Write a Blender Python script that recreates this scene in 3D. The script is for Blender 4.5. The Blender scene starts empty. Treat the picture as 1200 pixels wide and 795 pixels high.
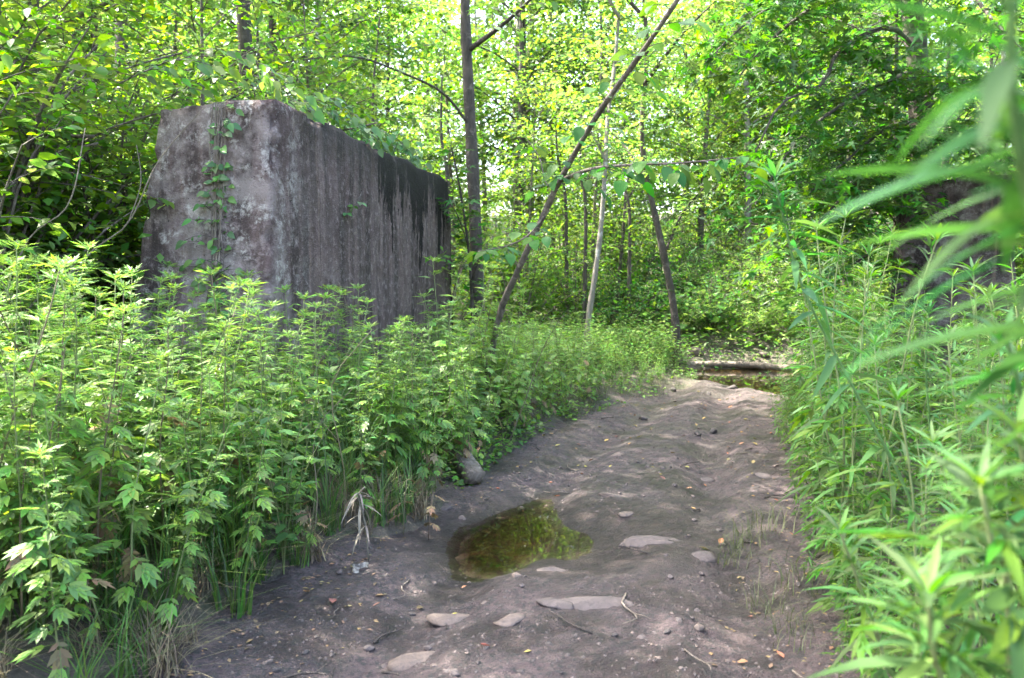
import bpy, math, random
import numpy as np
from mathutils import Vector, Matrix
R_ = math.radians
S = bpy.context.scene
COL = S.collection
# ------------------------------------------------------------------ camera
FPX = 28 / 36 * 1200
PITCH = math.atan(67.5 / FPX)
CAMZ = 1.5
cam_d = bpy.data.cameras.new('camera'); cam_d.lens = 28; cam_d.sensor_width = 36
cam_d.clip_start = 0.02; cam_d.clip_end = 600
cam_d.dof.use_dof = True; cam_d.dof.focus_distance = 5.2; cam_d.dof.aperture_fstop = 3.5
cam = bpy.data.objects.new('camera', cam_d); COL.objects.link(cam)
cam.location = (0, 0, CAMZ); cam.rotation_euler = (math.pi / 2 - PITCH, 0, 0)
S.camera = cam
# ------------------------------------------------------------------ world + sun
SUN_AZ, SUN_EL = -66.0, 60.0            # azimuth clockwise from +Y (the view direction), elevation
W = bpy.data.worlds.new('World'); S.world = W; W.use_nodes = True
wn = W.node_tree
sky = wn.nodes.new('ShaderNodeTexSky'); sky.sky_type = 'NISHITA'; sky.sun_disc = False
sky.sun_elevation = R_(SUN_EL); sky.sun_rotation = R_(SUN_AZ)
sky.air_density = 1.0; sky.dust_density = 5.0; sky.ozone_density = .5
wn.links.new(sky.outputs[0], wn.nodes['Background'].inputs[0])
wn.nodes['Background'].inputs[1].default_value = 0.15
sl = bpy.data.lights.new('sun', 'SUN'); sl.energy = 2.9; sl.angle = R_(0.53); sl.color = (1, .94, .83)
so = bpy.data.objects.new('sun', sl); COL.objects.link(so)
tosun = Vector((math.sin(R_(SUN_AZ)) * math.cos(R_(SUN_EL)), math.cos(R_(SUN_AZ)) * math.cos(R_(SUN_EL)), math.sin(R_(SUN_EL))))
so.rotation_euler = tosun.to_track_quat('Z', 'Y').to_euler(); so.location = tosun * 60
S.view_settings.view_transform = 'Standard'; S.view_settings.look = 'None'
S.view_settings.gamma = 1; S.view_settings.exposure = 3.55
cy = S.cycles
cy.max_bounces = 7; cy.diffuse_bounces = 4; cy.glossy_bounces = 3; cy.transmission_bounces = 5; cy.transparent_max_bounces = 8
cy.caustics_reflective = False; cy.caustics_refractive = False
cy.sample_clamp_indirect = 8
cy.use_adaptive_sampling = False; cy.use_denoising = True
try: cy.denoiser = 'OPENIMAGEDENOISE'
except Exception: pass

def at(px, py, d):
    v = (397.5 - py) / FPX
    y = math.cos(PITCH) + math.sin(PITCH) * v
    z = -math.sin(PITCH) + math.cos(PITCH) * v
    k = d / y
    return Vector(((px - 600) / FPX * k, d, CAMZ + z * k))

# ------------------------------------------------------------------ noise
_rs = np.random.RandomState(5)
_T = _rs.rand(256, 256)
def vn(x, y, s=0):
    x = np.asarray(x, float) + 37.13 * s; y = np.asarray(y, float) + 91.7 * s
    xi = np.floor(x).astype(int); yi = np.floor(y).astype(int)
    fx = x - xi; fy = y - yi
    fx = fx * fx * (3 - 2 * fx); fy = fy * fy * (3 - 2 * fy)
    a = _T[xi & 255, yi & 255]; b = _T[(xi + 1) & 255, yi & 255]
    c = _T[xi & 255, (yi + 1) & 255]; d = _T[(xi + 1) & 255, (yi + 1) & 255]
    return (a * (1 - fx) + b * fx) * (1 - fy) + (c * (1 - fx) + d * fx) * fy - .5
def fbm(x, y, f, o=4, s=0):
    r = 0; a = 1
    for k in range(o):
        r = r + a * vn(x * f, y * f, s + k * 3); f *= 2.03; a *= .5
    return r
def sstep(a, b, x):
    t = np.clip((x - a) / (b - a), 0, 1); return t * t * (3 - 2 * t)

# ------------------------------------------------------------------ terrain shape
_LY = [-3, 0, 2, 3, 3.9, 5.0, 5.6, 7, 8.2, 9.3, 10.6, 12, 13.5, 16]
_LX = [-2.2, -1.9, -1.6, -1.29, -1.0, -.58, -.36, .0, .42, .95, 1.75, 2.55, 3.2, 4.2]
_RY = [-3, 0, 2, 3, 4.5, 6, 7.5, 9.3, 11, 12, 13.5, 16]
_RX = [.1, .6, .98, 1.24, 1.74, 2.15, 2.55, 3.2, 4.1, 4.7, 5.6, 7]
def TL(y): return np.interp(y, _LY, _LX)
def TR(y): return np.interp(y, _RY, _RX)
PUD = (0.06, 4.80)
def water_in(x, y):      # metres inside the pool outline
    yn = np.interp(x, [2.2, 2.6, 2.95, 3.5, 4.1, 5, 8, 14], [16, 14.2, 13.0, 11.7, 10.5, 9.9, 9.2, 8]); yf = 14.75 - .08 * (x - 3.2)
    return np.minimum(np.minimum(y - yn, yf - y), (x - 2.6) * .8)
def ground_h(x, y):
    x = np.asarray(x, float); y = np.asarray(y, float)
    out = np.maximum(TL(y) - x, x - TR(y))          # metres outside the track
    h = .16 * sstep(-.05, .55, out) * (1 - sstep(9, 11.5, y) * .6)
    h = h + .05 * fbm(x, y, .7, 3, 2) * sstep(0, .6, out)
    # stream channel: runs from (3.0,13.6) to the right
    h = h - .55 * sstep(-.35, .6, water_in(x, y)) - .07 * sstep(-1.6, 0, water_in(x, y))
    # far bank and rising wooded slope
    yy = y - 15.2 + .12 * x
    h = h + .30 * sstep(0, 1.4, yy) + np.maximum(yy - .8, 0) * .13
    # ground rises on the left behind the block
    h = h + np.maximum(-x - 3.2, 0) * .06 * sstep(2, 7, y)
    return h
def gh(x, y): return float(ground_h(x, y))

# ------------------------------------------------------------------ mesh helpers
def link(o, parent=None):
    COL.objects.link(o)
    if parent is not None: o.parent = parent
    return o
def np_mesh(name, V, F, mats=(), smooth=False, mi=None):
    V = np.ascontiguousarray(V, np.float32); F = np.ascontiguousarray(F, np.int32)
    me = bpy.data.meshes.new(name); n = len(F); k = F.shape[1]
    me.vertices.add(len(V)); me.vertices.foreach_set('co', V.ravel())
    me.loops.add(n * k); me.loops.foreach_set('vertex_index', F.ravel())
    me.polygons.add(n); me.polygons.foreach_set('loop_start', np.arange(0, n * k, k, dtype=np.int32))
    for m in mats: me.materials.append(m)
    if mi is not None: me.polygons.foreach_set('material_index', np.ascontiguousarray(mi, np.int32))
    if smooth: me.polygons.foreach_set('use_smooth', np.ones(n, bool))
    me.update(calc_edges=True)
    return me
class MB:
    def __init__(s): s.V = []; s.F = []; s.n = 0
    def add(s, V, F):
        V = np.asarray(V, float); F = np.asarray(F, int)
        if F.shape[1] == 4: F = np.concatenate([F[:, [0, 1, 2]], F[:, [0, 2, 3]]])
        s.V.append(V); s.F.append(F + s.n); s.n += len(V)
    def tube(s, pts, rad, sides=6, cap=True):
        P = np.array([list(p) for p in pts], float); n = len(P)
        rad = np.broadcast_to(np.asarray(rad, float), (n,))
        T = np.gradient(P, axis=0); T /= np.linalg.norm(T, axis=1)[:, None] + 1e-9
        up = np.array([0, 0, 1.]) if abs(T[0][2]) < .9 else np.array([1., 0, 0])
        A = np.cross(T, up); A /= np.linalg.norm(A, axis=1)[:, None] + 1e-9
        B = np.cross(T, A)
        a = np.arange(sides) * 2 * math.pi / sides
        V = P[:, None] + rad[:, None, None] * (np.cos(a)[None, :, None] * A[:, None] + np.sin(a)[None, :, None] * B[:, None])
        V = V.reshape(-1, 3)
        i = np.arange(n - 1)[:, None] * sides; j = np.arange(sides)[None]; j2 = (j + 1) % sides
        F = np.stack([i + j, i + sides + j, i + sides + j2, i + j2], -1).reshape(-1, 4)
        s.add(V, F)
        if cap:
            m = s.n; s.V.append(P[[0, -1]]); 
            b0 = m - n * sides; b1 = m - sides
            j = np.arange(sides); j2 = (j + 1) % sides
            s.F.append(np.concatenate([np.stack([np.full(sides, m), b0 + j, b0 + j2], -1), np.stack([np.full(sides, m + 1), b1 + j2, b1 + j], -1)])); s.n += 2
    def arrays(s): return np.concatenate(s.V), np.concatenate(s.F)
    def mesh(s, name, mat, smooth=True):
        V, F = s.arrays(); return np_mesh(name, V, F, [mat], smooth)
def obj(name, me, parent=None, label=None, cat=None, group=None, kind=None, loc=None):
    o = bpy.data.objects.new(name, me); link(o, parent)
    if label: o['label'] = label
    if cat: o['category'] = cat
    if group: o['group'] = group
    if kind: o['kind'] = kind
    if loc is not None: o.location = loc
    return o
def thing(name, label, cat, loc=(0, 0, 0), rz=0, group=None):
    o = obj(name, None, None, label, cat, group, None, loc); o.rotation_euler = (0, 0, rz); o.empty_display_size = .1
    return o
def smooth_path(pts, n=20):
    """Catmull-Rom through points"""
    P = [np.array(list(p), float) for p in pts]; P = [2 * P[0] - P[1]] + P + [2 * P[-1] - P[-2]]
    m = len(P) - 3; out = []
    for q in np.linspace(0, m - 1e-6, n):
        i = int(q); t = q - i; a, b, c, d = P[i:i + 4]
        out.append(.5 * ((2 * b) + (c - a) * t + (2 * a - 5 * b + 4 * c - d) * t * t + (3 * b - a - 3 * c + d) * t ** 3))
    return np.array(out)
def unit(v):
    v = np.asarray(v, float); return v / (np.linalg.norm(v, axis=-1, keepdims=True) + 1e-9)

# ------------------------------------------------------------------ materials
class NT:
    def __init__(s, name):
        s.m = bpy.data.materials.new(name); s.m.use_nodes = True; s.t = s.m.node_tree
        s.bsdf = s.t.nodes['Principled BSDF']; s.out = s.t.nodes['Material Output']
    def n(s, typ, _a=None, **inp):
        nd = s.t.nodes.new('ShaderNode' + typ)
        for k, v in (_a or {}).items(): setattr(nd, k, v)
        for k, v in inp.items():
            k = int(k[1:]) if k[0] == '_' else k.replace('_', ' ')
            s.set(nd.inputs[k], v)
        return nd
    def set(s, sock, v):
        if isinstance(v, bpy.types.Node): v = v.outputs[0]
        if isinstance(v, bpy.types.NodeSocket): s.t.links.new(v, sock)
        else:
            if isinstance(v, tuple) and len(v) == 3 and sock.type == 'RGBA': v = v + (1,)
            sock.default_value = v
    def math(s, op, a, b=0., c=None):
        nd = s.n('Math', {'operation': op}, _0=a, _1=b)
        if c is not None: s.set(nd.inputs[2], c)
        return nd.outputs[0]
    def mix(s, f, a, b, bt='MIX'):
        nd = s.t.nodes.new('ShaderNodeMix'); nd.data_type = 'RGBA'; nd.blend_type = bt
        s.set(nd.inputs['Factor'], f); s.set(nd.inputs['A'], a); s.set(nd.inputs['B'], b)
        return [o for o in nd.outputs if o.type == 'RGBA'][0]
    def noise(s, vec, scale, detail=4, rough=.55, dist=0.):
        nd = s.n('TexNoise', None, Scale=float(scale), Detail=float(detail), Roughness=rough, Distortion=dist)
        if vec is not None: s.set(nd.inputs['Vector'], vec)
        return nd.outputs[0]
    def ramp(s, f, a, b, x=0., y=1.):
        nd = s.n('MapRange', {'clamp': True}, Value=f, _1=a, _2=b, _3=x, _4=y); return nd.outputs[0]
    def scale(s, vec, v):
        nd = s.n('Mapping', None, Vector=vec); nd.inputs['Scale'].default_value = v; return nd.outputs[0]
    def coord(s, which='Object'): return s.n('TexCoord').outputs[which]
    def bump(s, h, strength, dist):
        nd = s.n('Bump', None, Strength=strength, Distance=dist, Height=h); return nd.outputs[0]
    def done(s, **kw):
        for k, v in kw.items(): s.set(s.bsdf.inputs[k.replace('_', ' ')], v)
        return s.m

def leaf_mat(name, col, tcol, t=.42, rough=.45, var=.35, back=None, hue=.035, spec=.4):
    m = NT(name)
    r = m.math('FRACT', m.math('ADD', m.n('NewGeometry').outputs['Random Per Island'], m.math('MULTIPLY', m.n('ObjectInfo').outputs['Random'], 7.31)))
    r2 = m.math('FRACT', m.math('MULTIPLY', r, 17.7))
    def vary(c):
        h = m.n('HueSaturation', None, Hue=m.ramp(r2, 0, 1, .5 - hue, .5 + hue), Saturation=m.ramp(r, 0, 1, .85, 1.1), Value=m.ramp(r, 0, 1, 1 - var, 1 + var), Color=c); return h.outputs[0]
    c = col
    if back: c = m.mix(m.n('NewGeometry').outputs['Backfacing'], col, back)
    m.done(Base_Color=vary(c), Roughness=rough); m.bsdf.inputs['Specular IOR Level'].default_value = spec
    tr = m.n('BsdfTranslucent', None, Color=vary(tcol))
    mx = m.n('MixShader', None, _0=t, _1=m.bsdf, _2=tr)
    m.t.links.new(mx.outputs[0], m.out.inputs[0])
    return m.m
def bark_mat(name, a, b, sc=6.):
    m = NT(name); c = m.coord()
    v = m.scale(c, (1, 1, .22)); n1 = m.noise(v, sc * 4, 5, .65); n2 = m.noise(c, sc * .6, 3)
    f = m.ramp(m.math('ADD', n1, m.math('MULTIPLY', n2, .6)), .55, 1.05)
    col = m.mix(f, a, b); li = m.ramp(m.noise(c, 6.5, 5, .7), .56, .64, 0, .6)
    if sc > 5 and 'stem' not in name: col = m.mix(li, col, tuple(min(.5, q * 1.9 + .03) for q in b))
    return m.done(Base_Color=col, Roughness=.9, Normal=m.bump(n1, 1., .045 if 'stem' not in name else .01))
M = {}
M['mug'] = leaf_mat('mugwort_leaf', (.150, .270, .056), (.22, .39, .045), .42, .46, .42, back=(.18, .25, .115), spec=.42)
M['mug_r'] = leaf_mat('mugwort_leaf_right', (.058, .130, .018), (.10, .225, .018), .38, .58, .35, back=(.09, .18, .05), spec=.22)
M['long'] = leaf_mat('long_leaf', (.045, .135, .034), (.08, .23, .035), .34, .55, .3, spec=.2)
M['dryleaf'] = leaf_mat('withered_leaf', (.22, .155, .08), (.22, .15, .06), .25, .7, .3)
M['deadgrey'] = leaf_mat('dead_grey_leaf', (.17, .145, .12), (.2, .18, .15), .15, .8, .25)
M['oval'] = leaf_mat('oval_leaf', (.085, .18, .028), (.21, .37, .03), .5, .38, .35)
M['maple'] = leaf_mat('maple_leaf', (.045, .13, .022), (.12, .29, .02), .48, .4, .35)
M['darkleaf'] = leaf_mat('dark_leaf', (.04, .115, .022), (.09, .23, .02), .42, .55, .3, spec=.2)
M['far2'] = leaf_mat('dark_wood_leaf', (.05, .12, .022), (.11, .23, .025), .45, .45, .4)  # darker green, to vary the tree tones
M['far'] = leaf_mat('far_leaf', (.095, .185, .03), (.20, .35, .05), .52, .45, .4)
M['creeper'] = leaf_mat('creeper_leaf', (.08, .18, .05), (.12, .27, .04), .4, .4, .35)
M['herb'] = leaf_mat('herb_leaf', (.115, .225, .045), (.18, .34, .045), .42, .5, .35)
M['thin'] = leaf_mat('thin_grass_blade', (.10, .115, .05), (.1, .13, .04), .25, .6, .4)
M['grass'] = leaf_mat('grass_blade', (.07, .14, .03), (.1, .2, .03), .3, .5, .4)
M['drygrass'] = leaf_mat('dry_grass', (.20, .16, .10), (.14, .11, .06), .2, .8, .4)
M['yellow'] = leaf_mat('fallen_leaf', (.27, .17, .07), (.2, .13, .04), .2, .6, .55, hue=.07)
M['stem'] = bark_mat('green_stem', (.10, .13, .04), (.17, .20, .08), 10)
M['redstem'] = bark_mat('red_brown_stem', (.10, .07, .05), (.16, .13, .07), 10)
M['greenstem'] = bark_mat('fresh_stem', (.055, .12, .03), (.10, .20, .055), 10)
M['yellowstem'] = bark_mat('yellow_stem', (.22, .25, .06), (.30, .30, .10), 10)
M['bark'] = bark_mat('grey_brown_bark', (.05, .038, .03), (.17, .14, .115))
M['bark_dark'] = bark_mat('dark_bark', (.03, .024, .02), (.09, .072, .06))
M['bark_pale'] = bark_mat('pale_bark', (.15, .13, .108), (.30, .265, .225))
M['deadwood'] = bark_mat('dead_wood', (.10, .08, .06), (.22, .18, .145))

def mat_mud():
    m = NT('mud'); c = m.coord()
    n1 = m.noise(c, 1.3, 5, .6); n2 = m.noise(c, 7, 6, .65); n3 = m.noise(c, 34, 6, .7); n4 = m.noise(c, 130, 3, .6)
    col = m.mix(m.ramp(n1, .35, .68), (.038, .026, .026), (.094, .065, .064))
    col = m.mix(m.ramp(n2, .44, .60, 0, .75), col, (.148, .105, .102))
    col = m.mix(m.ramp(n3, .48, .60, 0, .8), col, (.022, .029, .027))
    col = m.mix(m.ramp(m.noise(c, 3.1, 5, .62, .4), .60, .72, 0, .35), col, (.20, .145, .115))
    vo = m.n('TexVoronoi', None, Vector=c, Scale=55.)
    peb = m.ramp(vo.outputs['Distance'], .10, .22, 1, 0)
    pm = m.math('MULTIPLY', peb, m.ramp(m.noise(c, 9, 2), .5, .62))
    col = m.mix(m.math('MULTIPLY', pm, .7), col, (.24, .205, .19))
    col = m.mix(m.ramp(n4, .56, .68, 0, .3), col, (.20, .165, .15))
    # wetness round the puddle and along the ford
    d = m.n('VectorMath', {'operation': 'DISTANCE'}, _0=m.scale(c, (.85, 1, 0)), _1=(PUD[0] + .2, PUD[1], 0)).outputs['Value']
    wet = m.math('MAXIMUM', m.ramp(m.math('ADD', d, m.math('MULTIPLY', n2, .5)), .85, 1.5, 1, 0), m.ramp(n1, .42, .58, .9, 0))
    pz = m.n('Value'); pz.name = 'puddle_level'
    zz = m.math('SUBTRACT', m.n('SeparateXYZ', None, Vector=c).outputs[2], pz)
    soak = m.math('MULTIPLY', m.ramp(m.math('ADD', zz, m.math('MULTIPLY', n2, .02)), .012, .055, 1, 0), m.ramp(d, 1.0, 1.4, 1, 0))
    wet = m.math('MAXIMUM', wet, soak)
    col = m.mix(m.math('MULTIPLY', wet, .5), col, (.036, .026, .024)); col = m.mix(m.math('MULTIPLY', soak, .55), col, (.022, .017, .015))
    h = m.math('ADD', m.math('MULTIPLY', n2, .7), m.math('ADD', m.math('MULTIPLY', n3, .5), m.math('MULTIPLY', n4, .22)))
    h = m.math('ADD', h, m.math('MULTIPLY', pm, .35))
    return m.done(Base_Color=col, Roughness=m.ramp(wet, 0, 1, .85, .30), Normal=m.bump(h, 1., .085))
M['mud'] = mat_mud()
def mat_soil():
    m = NT('soil'); c = m.coord()
    n1 = m.noise(c, 2.2, 5, .6); n2 = m.noise(c, 22, 6, .7)
    col = m.mix(m.ramp(n1, .4, .62), (.055, .045, .038), (.10, .085, .062))
    col = m.mix(m.ramp(n2, .5, .7, 0, .7), col, (.17, .14, .10))
    col = m.mix(m.ramp(m.noise(c, 5, 4), .5, .62, 0, .5), col, (.05, .075, .025))
    return m.done(Base_Color=col, Roughness=.95, Normal=m.bump(n2, .9, .06))
M['soil'] = mat_soil()
def mat_water(name, tint, rip, ior=1.33):
    m = NT(name); c = m.coord()
    nb = m.bump(m.noise(m.scale(c, (1, 1, 1)), rip, 2, .5), .03, .02)
    gl = m.n('BsdfGlossy', None, Color=(1, 1, 1), Roughness=.015, Normal=nb)
    if name.startswith('puddle'):       # murkier where the water is deeper
        dep = m.n('Attribute', {'attribute_name': 'depth'}).outputs['Fac']
        tint = m.mix(m.ramp(dep, .0, .065), (.96, .93, .88), tint)
    tr = m.n('BsdfTransparent', None, Color=tint)
    fr = m.n('Fresnel', None, IOR=ior, Normal=nb)
    mx = m.n('MixShader', None, _0=fr, _1=tr, _2=gl)
    m.t.links.new(mx.outputs[0], m.out.inputs[0]); return m.m
M['puddle'] = mat_water('puddle_water', (.42, .32, .24), 4, 1.29)
M['stream'] = mat_water('stream_water', (.78, .66, .44), 4)
BL = 4.85; BH = 2.88; BW = .97
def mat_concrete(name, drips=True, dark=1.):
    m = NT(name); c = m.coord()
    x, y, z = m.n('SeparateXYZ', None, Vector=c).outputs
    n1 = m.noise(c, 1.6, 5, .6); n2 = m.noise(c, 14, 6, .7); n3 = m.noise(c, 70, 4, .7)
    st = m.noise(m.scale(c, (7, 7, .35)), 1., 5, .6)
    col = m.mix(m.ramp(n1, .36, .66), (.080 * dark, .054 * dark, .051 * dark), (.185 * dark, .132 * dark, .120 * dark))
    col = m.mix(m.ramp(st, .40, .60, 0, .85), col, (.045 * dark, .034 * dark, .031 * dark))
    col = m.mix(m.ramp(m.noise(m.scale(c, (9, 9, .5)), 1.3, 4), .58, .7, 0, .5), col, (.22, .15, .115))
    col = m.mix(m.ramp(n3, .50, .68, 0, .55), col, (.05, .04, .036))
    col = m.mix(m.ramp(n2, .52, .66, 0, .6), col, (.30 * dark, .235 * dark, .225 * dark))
    # lichen plus pale patches; stronger on the end face, painting in its light
    li = m.math('MULTIPLY', m.ramp(m.noise(c, 5.5, 7, .75, .3), .50, .60), m.ramp(m.noise(c, 24, 5, .7), .40, .56))
    pat = m.math('MULTIPLY', m.ramp(m.noise(c, 2.6, 5, .65), .44, .58), m.ramp(x, .0, .5, .75, .12))
    col = m.mix(m.math('MULTIPLY', pat, .8), col, (.33 * dark, .275 * dark, .255 * dark))
    li = m.math('MULTIPLY', li, m.ramp(x, .02, .55, 1, .12))
    col = m.mix(m.math('MULTIPLY', li, .8), col, (.46 * dark, .42 * dark, .38 * dark))
    # form-board joints
    w = m.math('ABSOLUTE', m.math('SUBTRACT', m.math('FRACT', m.math('ADD', m.math('MULTIPLY', x, 1.9), .1)), .5))
    jt = m.ramp(w, .0, .012, 1, 0)
    col = m.mix(m.math('MULTIPLY', jt, .25), col, (.05, .045, .045))
    hgt = m.math('ADD', m.math('MULTIPLY', n2, .6), m.math('MULTIPLY', n3, .4))
    vo = m.n('TexVoronoi', None, Vector=c, Scale=26.)
    pit = m.math('MULTIPLY', m.ramp(vo.outputs['Distance'], .08, .16, 1, 0), m.ramp(m.noise(c, 5, 2), .5, .6))
    vo2 = m.n('TexVoronoi', None, Vector=c, Scale=11.); pit2 = m.math('MULTIPLY', m.ramp(m.math('ADD', vo2.outputs['Distance'], m.math('MULTIPLY', n3, .08)), .11, .15, 1, 0), m.ramp(m.noise(c, 3, 2), .5, .56))
    pit = m.math('MAXIMUM', pit, pit2)
    crk = m.ramp(m.math('ABSOLUTE', m.math('SUBTRACT', m.noise(c, 1.1, 5, .6, .6), .5)), .0, .004, 1, 0)
    pit = m.math('MAXIMUM', pit, m.math('MULTIPLY', crk, m.math('MULTIPLY', m.ramp(m.noise(c, .8, 1), .5, .56), .5)))
    col = m.mix(m.math('MULTIPLY', pit, .8), col, (.03, .024, .024))
    if drips:
        dep = m.math('SUBTRACT', BH, z)
        dn = m.noise(m.scale(c, (1, 0, .02)), 5.2, 4, .65); dn2 = m.noise(m.scale(c, (1, 1, .35)), 16, 3, .6)
        v = m.math('ADD', m.math('MULTIPLY', dn, 1.35), m.math('MULTIPLY', dn2, .55))
        zone = m.math('MULTIPLY', m.ramp(x, 1.9, 2.7), 1.)
        v = m.math('ADD', v, m.math('MULTIPLY', zone, .27))
        v = m.math('SUBTRACT', v, m.math('MULTIPLY', dep, .34))
        v = m.math('MAXIMUM', v, m.ramp(m.math('ADD', x, m.math('MULTIPLY', n2, .25)), BL - .02, BL + .25, 0, 1.4))
        mask = m.math('MULTIPLY', m.ramp(v, .98, 1.02), m.ramp(x, 1.6, 2.1))
        col = m.mix(m.math('MULTIPLY', mask, .92), col, (.009, .008, .007))
        top = m.math('MULTIPLY', m.ramp(m.math('ADD', dep, m.math('MULTIPLY', st, -.5)), -.22, .25, .75, 0), m.ramp(x, .3, .8))
        col = m.mix(top, col, (.045, .042, .036))
    m.bsdf.inputs['Specular IOR Level'].default_value = .12
    return m.done(Base_Color=col, Roughness=.9, Normal=m.bump(m.math('SUBTRACT', hgt, m.math('ADD', m.math('MULTIPLY', pit, .5), m.math('MULTIPLY', jt, .2))), 1., .05))
M['conc'] = mat_concrete('weathered_concrete'); M['conc_r'] = mat_concrete('shaded_weathered_concrete', False, .45)  # right block's copy is darkened, its shade put into the colour
def mat_stone(name, a, b):
    m = NT(name); c = m.coord(); n1 = m.noise(c, 9, 5, .65); n2 = m.noise(c, 45, 4, .7)
    col = m.mix(m.ramp(n1, .35, .65), a, b); col = m.mix(m.ramp(n2, .48, .6, 0, .7), col, (.055, .043, .04)); col = m.mix(m.ramp(m.noise(c, 14, 4, .7), .47, .6, 0, .75), col, (.075, .058, .053))
    return m.done(Base_Color=col, Roughness=.8, Normal=m.bump(n2, .6, .01))
M['stone'] = mat_stone('grey_pink_stone', (.062, .049, .046), (.12, .096, .088)); M['stone_tan'] = mat_stone('tan_stone', (.10, .074, .06), (.155, .118, .097))
M['clod'] = mat_stone('dark_mud_clod', (.035, .03, .028), (.075, .062, .058))

# ------------------------------------------------------------------ ground, track, water
def grid(xs, ys, hf):
    X, Y = np.meshgrid(xs, ys); Z = hf(X, Y)
    V = np.stack([X, Y, Z], -1).reshape(-1, 3); nx, ny = len(xs), len(ys)
    i = (np.arange(ny - 1)[:, None] * nx + np.arange(nx - 1)[None]).ravel()
    return V, np.stack([i, i + 1, i + nx + 1, i + nx], -1)
def outside(x, y): return np.maximum(TL(y) - x, x - TR(y))
def ground_sheet(x, y):
    h = ground_h(x, y); o = outside(x, y)
    n = .035 * fbm(x, y, 3.1, 4, 7) * sstep(-.1, .4, o)
    ins = (1 - sstep(-.12, .06, o)) * (1 - sstep(11.3, 12, y)) * sstep(-2.5, -1.5, y)
    return h + n - .12 * ins
xs = np.concatenate([np.linspace(-150, -16, 22)[:-1], np.linspace(-16, -5, 40)[:-1], np.linspace(-5, 8, 160)[:-1], np.linspace(8, 22, 46)[:-1], np.linspace(22, 150, 22)])
ys = np.concatenate([np.linspace(-120, -6, 20)[:-1], np.linspace(-6, 1, 40)[:-1], np.linspace(1, 17, 200)[:-1], np.linspace(17, 45, 60)[:-1], np.linspace(45, 220, 25)])
V, F = grid(xs, ys, ground_sheet)
V[:, 2] = np.where(V[:, 1] > 60, np.minimum(V[:, 2], 7.5), V[:, 2])
obj('ground', np_mesh('ground', V, F, [M['soil']], True), kind='structure')

def track_h(x, y):
    o = outside(x, y)
    h = ground_h(x, y) * (1 - sstep(-.2, .0, -o) * .0)
    calm = 1 - .8 * np.exp(-(((x - PUD[0]) / .75) ** 2 + ((y - PUD[1]) / .8) ** 2))
    h = h + .030 * fbm(x, y, .9, 3, 11) * calm + .010 * fbm(x, y, 4.2, 4, 12) * calm
    rg = np.abs(fbm(x, y, 9, 3, 15)); h = h - .010 * sstep(.0, .25, rg) * calm + .007
    h = h + .012 * fbm(x, y, 17, 4, 19) * (.4 + .6 * calm)
    # long shallow rut on the right, lumpy crown between
    rut = np.interp(y, [0, 3, 5, 7, 9, 12], [.55, .95, 1.3, 1.75, 2.35, 3.3])
    h = h - .10 * np.exp(-((x - rut) / .20) ** 2) * (.7 + fbm(x, y, 1.2, 2, 5)) + .022 * np.exp(-((np.abs(x - rut) - .30) / .09) ** 2) * (.6 + 1.2 * fbm(x, y, 2.2, 2, 6))
    rut2 = np.interp(y, [0, 3, 5, 7, 9, 12], [-1.0, -.6, 0., .65, 1.5, 2.6])
    h = h - .085 * np.exp(-((x - rut2) / .24) ** 2) + .018 * np.exp(-((np.abs(x - rut2) - .34) / .1) ** 2) * (.6 + 1.2 * fbm(x, y, 2.0, 2, 8))
    lug = np.sin((y + .25 * np.abs(x - rut)) * 2 * np.pi / .16); h = h + .012 * lug * np.exp(-((x - rut) / .17) ** 2) * sstep(-.05, .2, fbm(x, y, .8, 2, 28))
    # puddle hollow
    dx = x - PUD[0]; dy = y - PUD[1]
    r = np.sqrt(((dx * .97 - dy * .22) / .60) ** 2 + ((dy * .97 + dx * .22) / .60) ** 2) + .36 * fbm(x, y, 1.9, 2, 23)
    h = h - .12 * (1 - sstep(.30, 1.65, r)) 
    h = h - .16 * sstep(.12, .33, o)
    h = h - .02 * (1 - sstep(2, 3, y)) 
    return h
nu = 150
ysn = [-1.5]
while ysn[-1] < 12.2: ysn.append(ysn[-1] + (.05 if ysn[-1] < 2 else .018 + .004 * max(0, ysn[-1] - 3)))
ysn = np.array(ysn); U = np.linspace(0, 1, nu)
L0 = TL(ysn) - .34; R0 = TR(ysn) + .34
X = L0[:, None] + (R0 - L0)[:, None] * U[None]; Y = np.broadcast_to(ysn[:, None], X.shape)
Z = track_h(X, Y)
V = np.stack([X, Y, Z], -1).reshape(-1, 3)
i = (np.arange(len(ysn) - 1)[:, None] * nu + np.arange(nu - 1)[None]).ravel()
obj('dirt_track', np_mesh('dirt_track', V, np.stack([i, i + 1, i + nu + 1, i + nu], -1), [M['mud']], True), kind='structure')
def th(x, y): 
    return float(track_h(np.array(x), np.array(y)))
def surf(x, y):
    g = float(ground_sheet(np.array(x), np.array(y)))
    if outside(x, y) < .3 and y < 12.1: return max(g, th(x, y))
    return g
a = np.linspace(0, 2 * math.pi, 41)[:-1]
_gx, _gy = np.meshgrid(np.linspace(-.85, .85, 60) + PUD[0], np.linspace(-.85, .85, 60) + PUD[1])
_gz = np.where((_gx - PUD[0]) ** 2 + (_gy - PUD[1]) ** 2 < .72, track_h(_gx, _gy), 9.)
PUDZ = float(np.sort(_gz.ravel())[int(3600 * .84 / (1.7 * 1.7))])
V, F = grid(np.linspace(PUD[0] - .95, PUD[0] + .95, 96), np.linspace(PUD[1] - .95, PUD[1] + .95, 96), lambda x, y: np.full_like(x, PUDZ))
F = F[np.hypot(V[F].mean(1)[:, 0] - PUD[0], V[F].mean(1)[:, 1] - PUD[1]) < .95]
M['mud'].node_tree.nodes['puddle_level'].outputs[0].default_value = PUDZ
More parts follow.
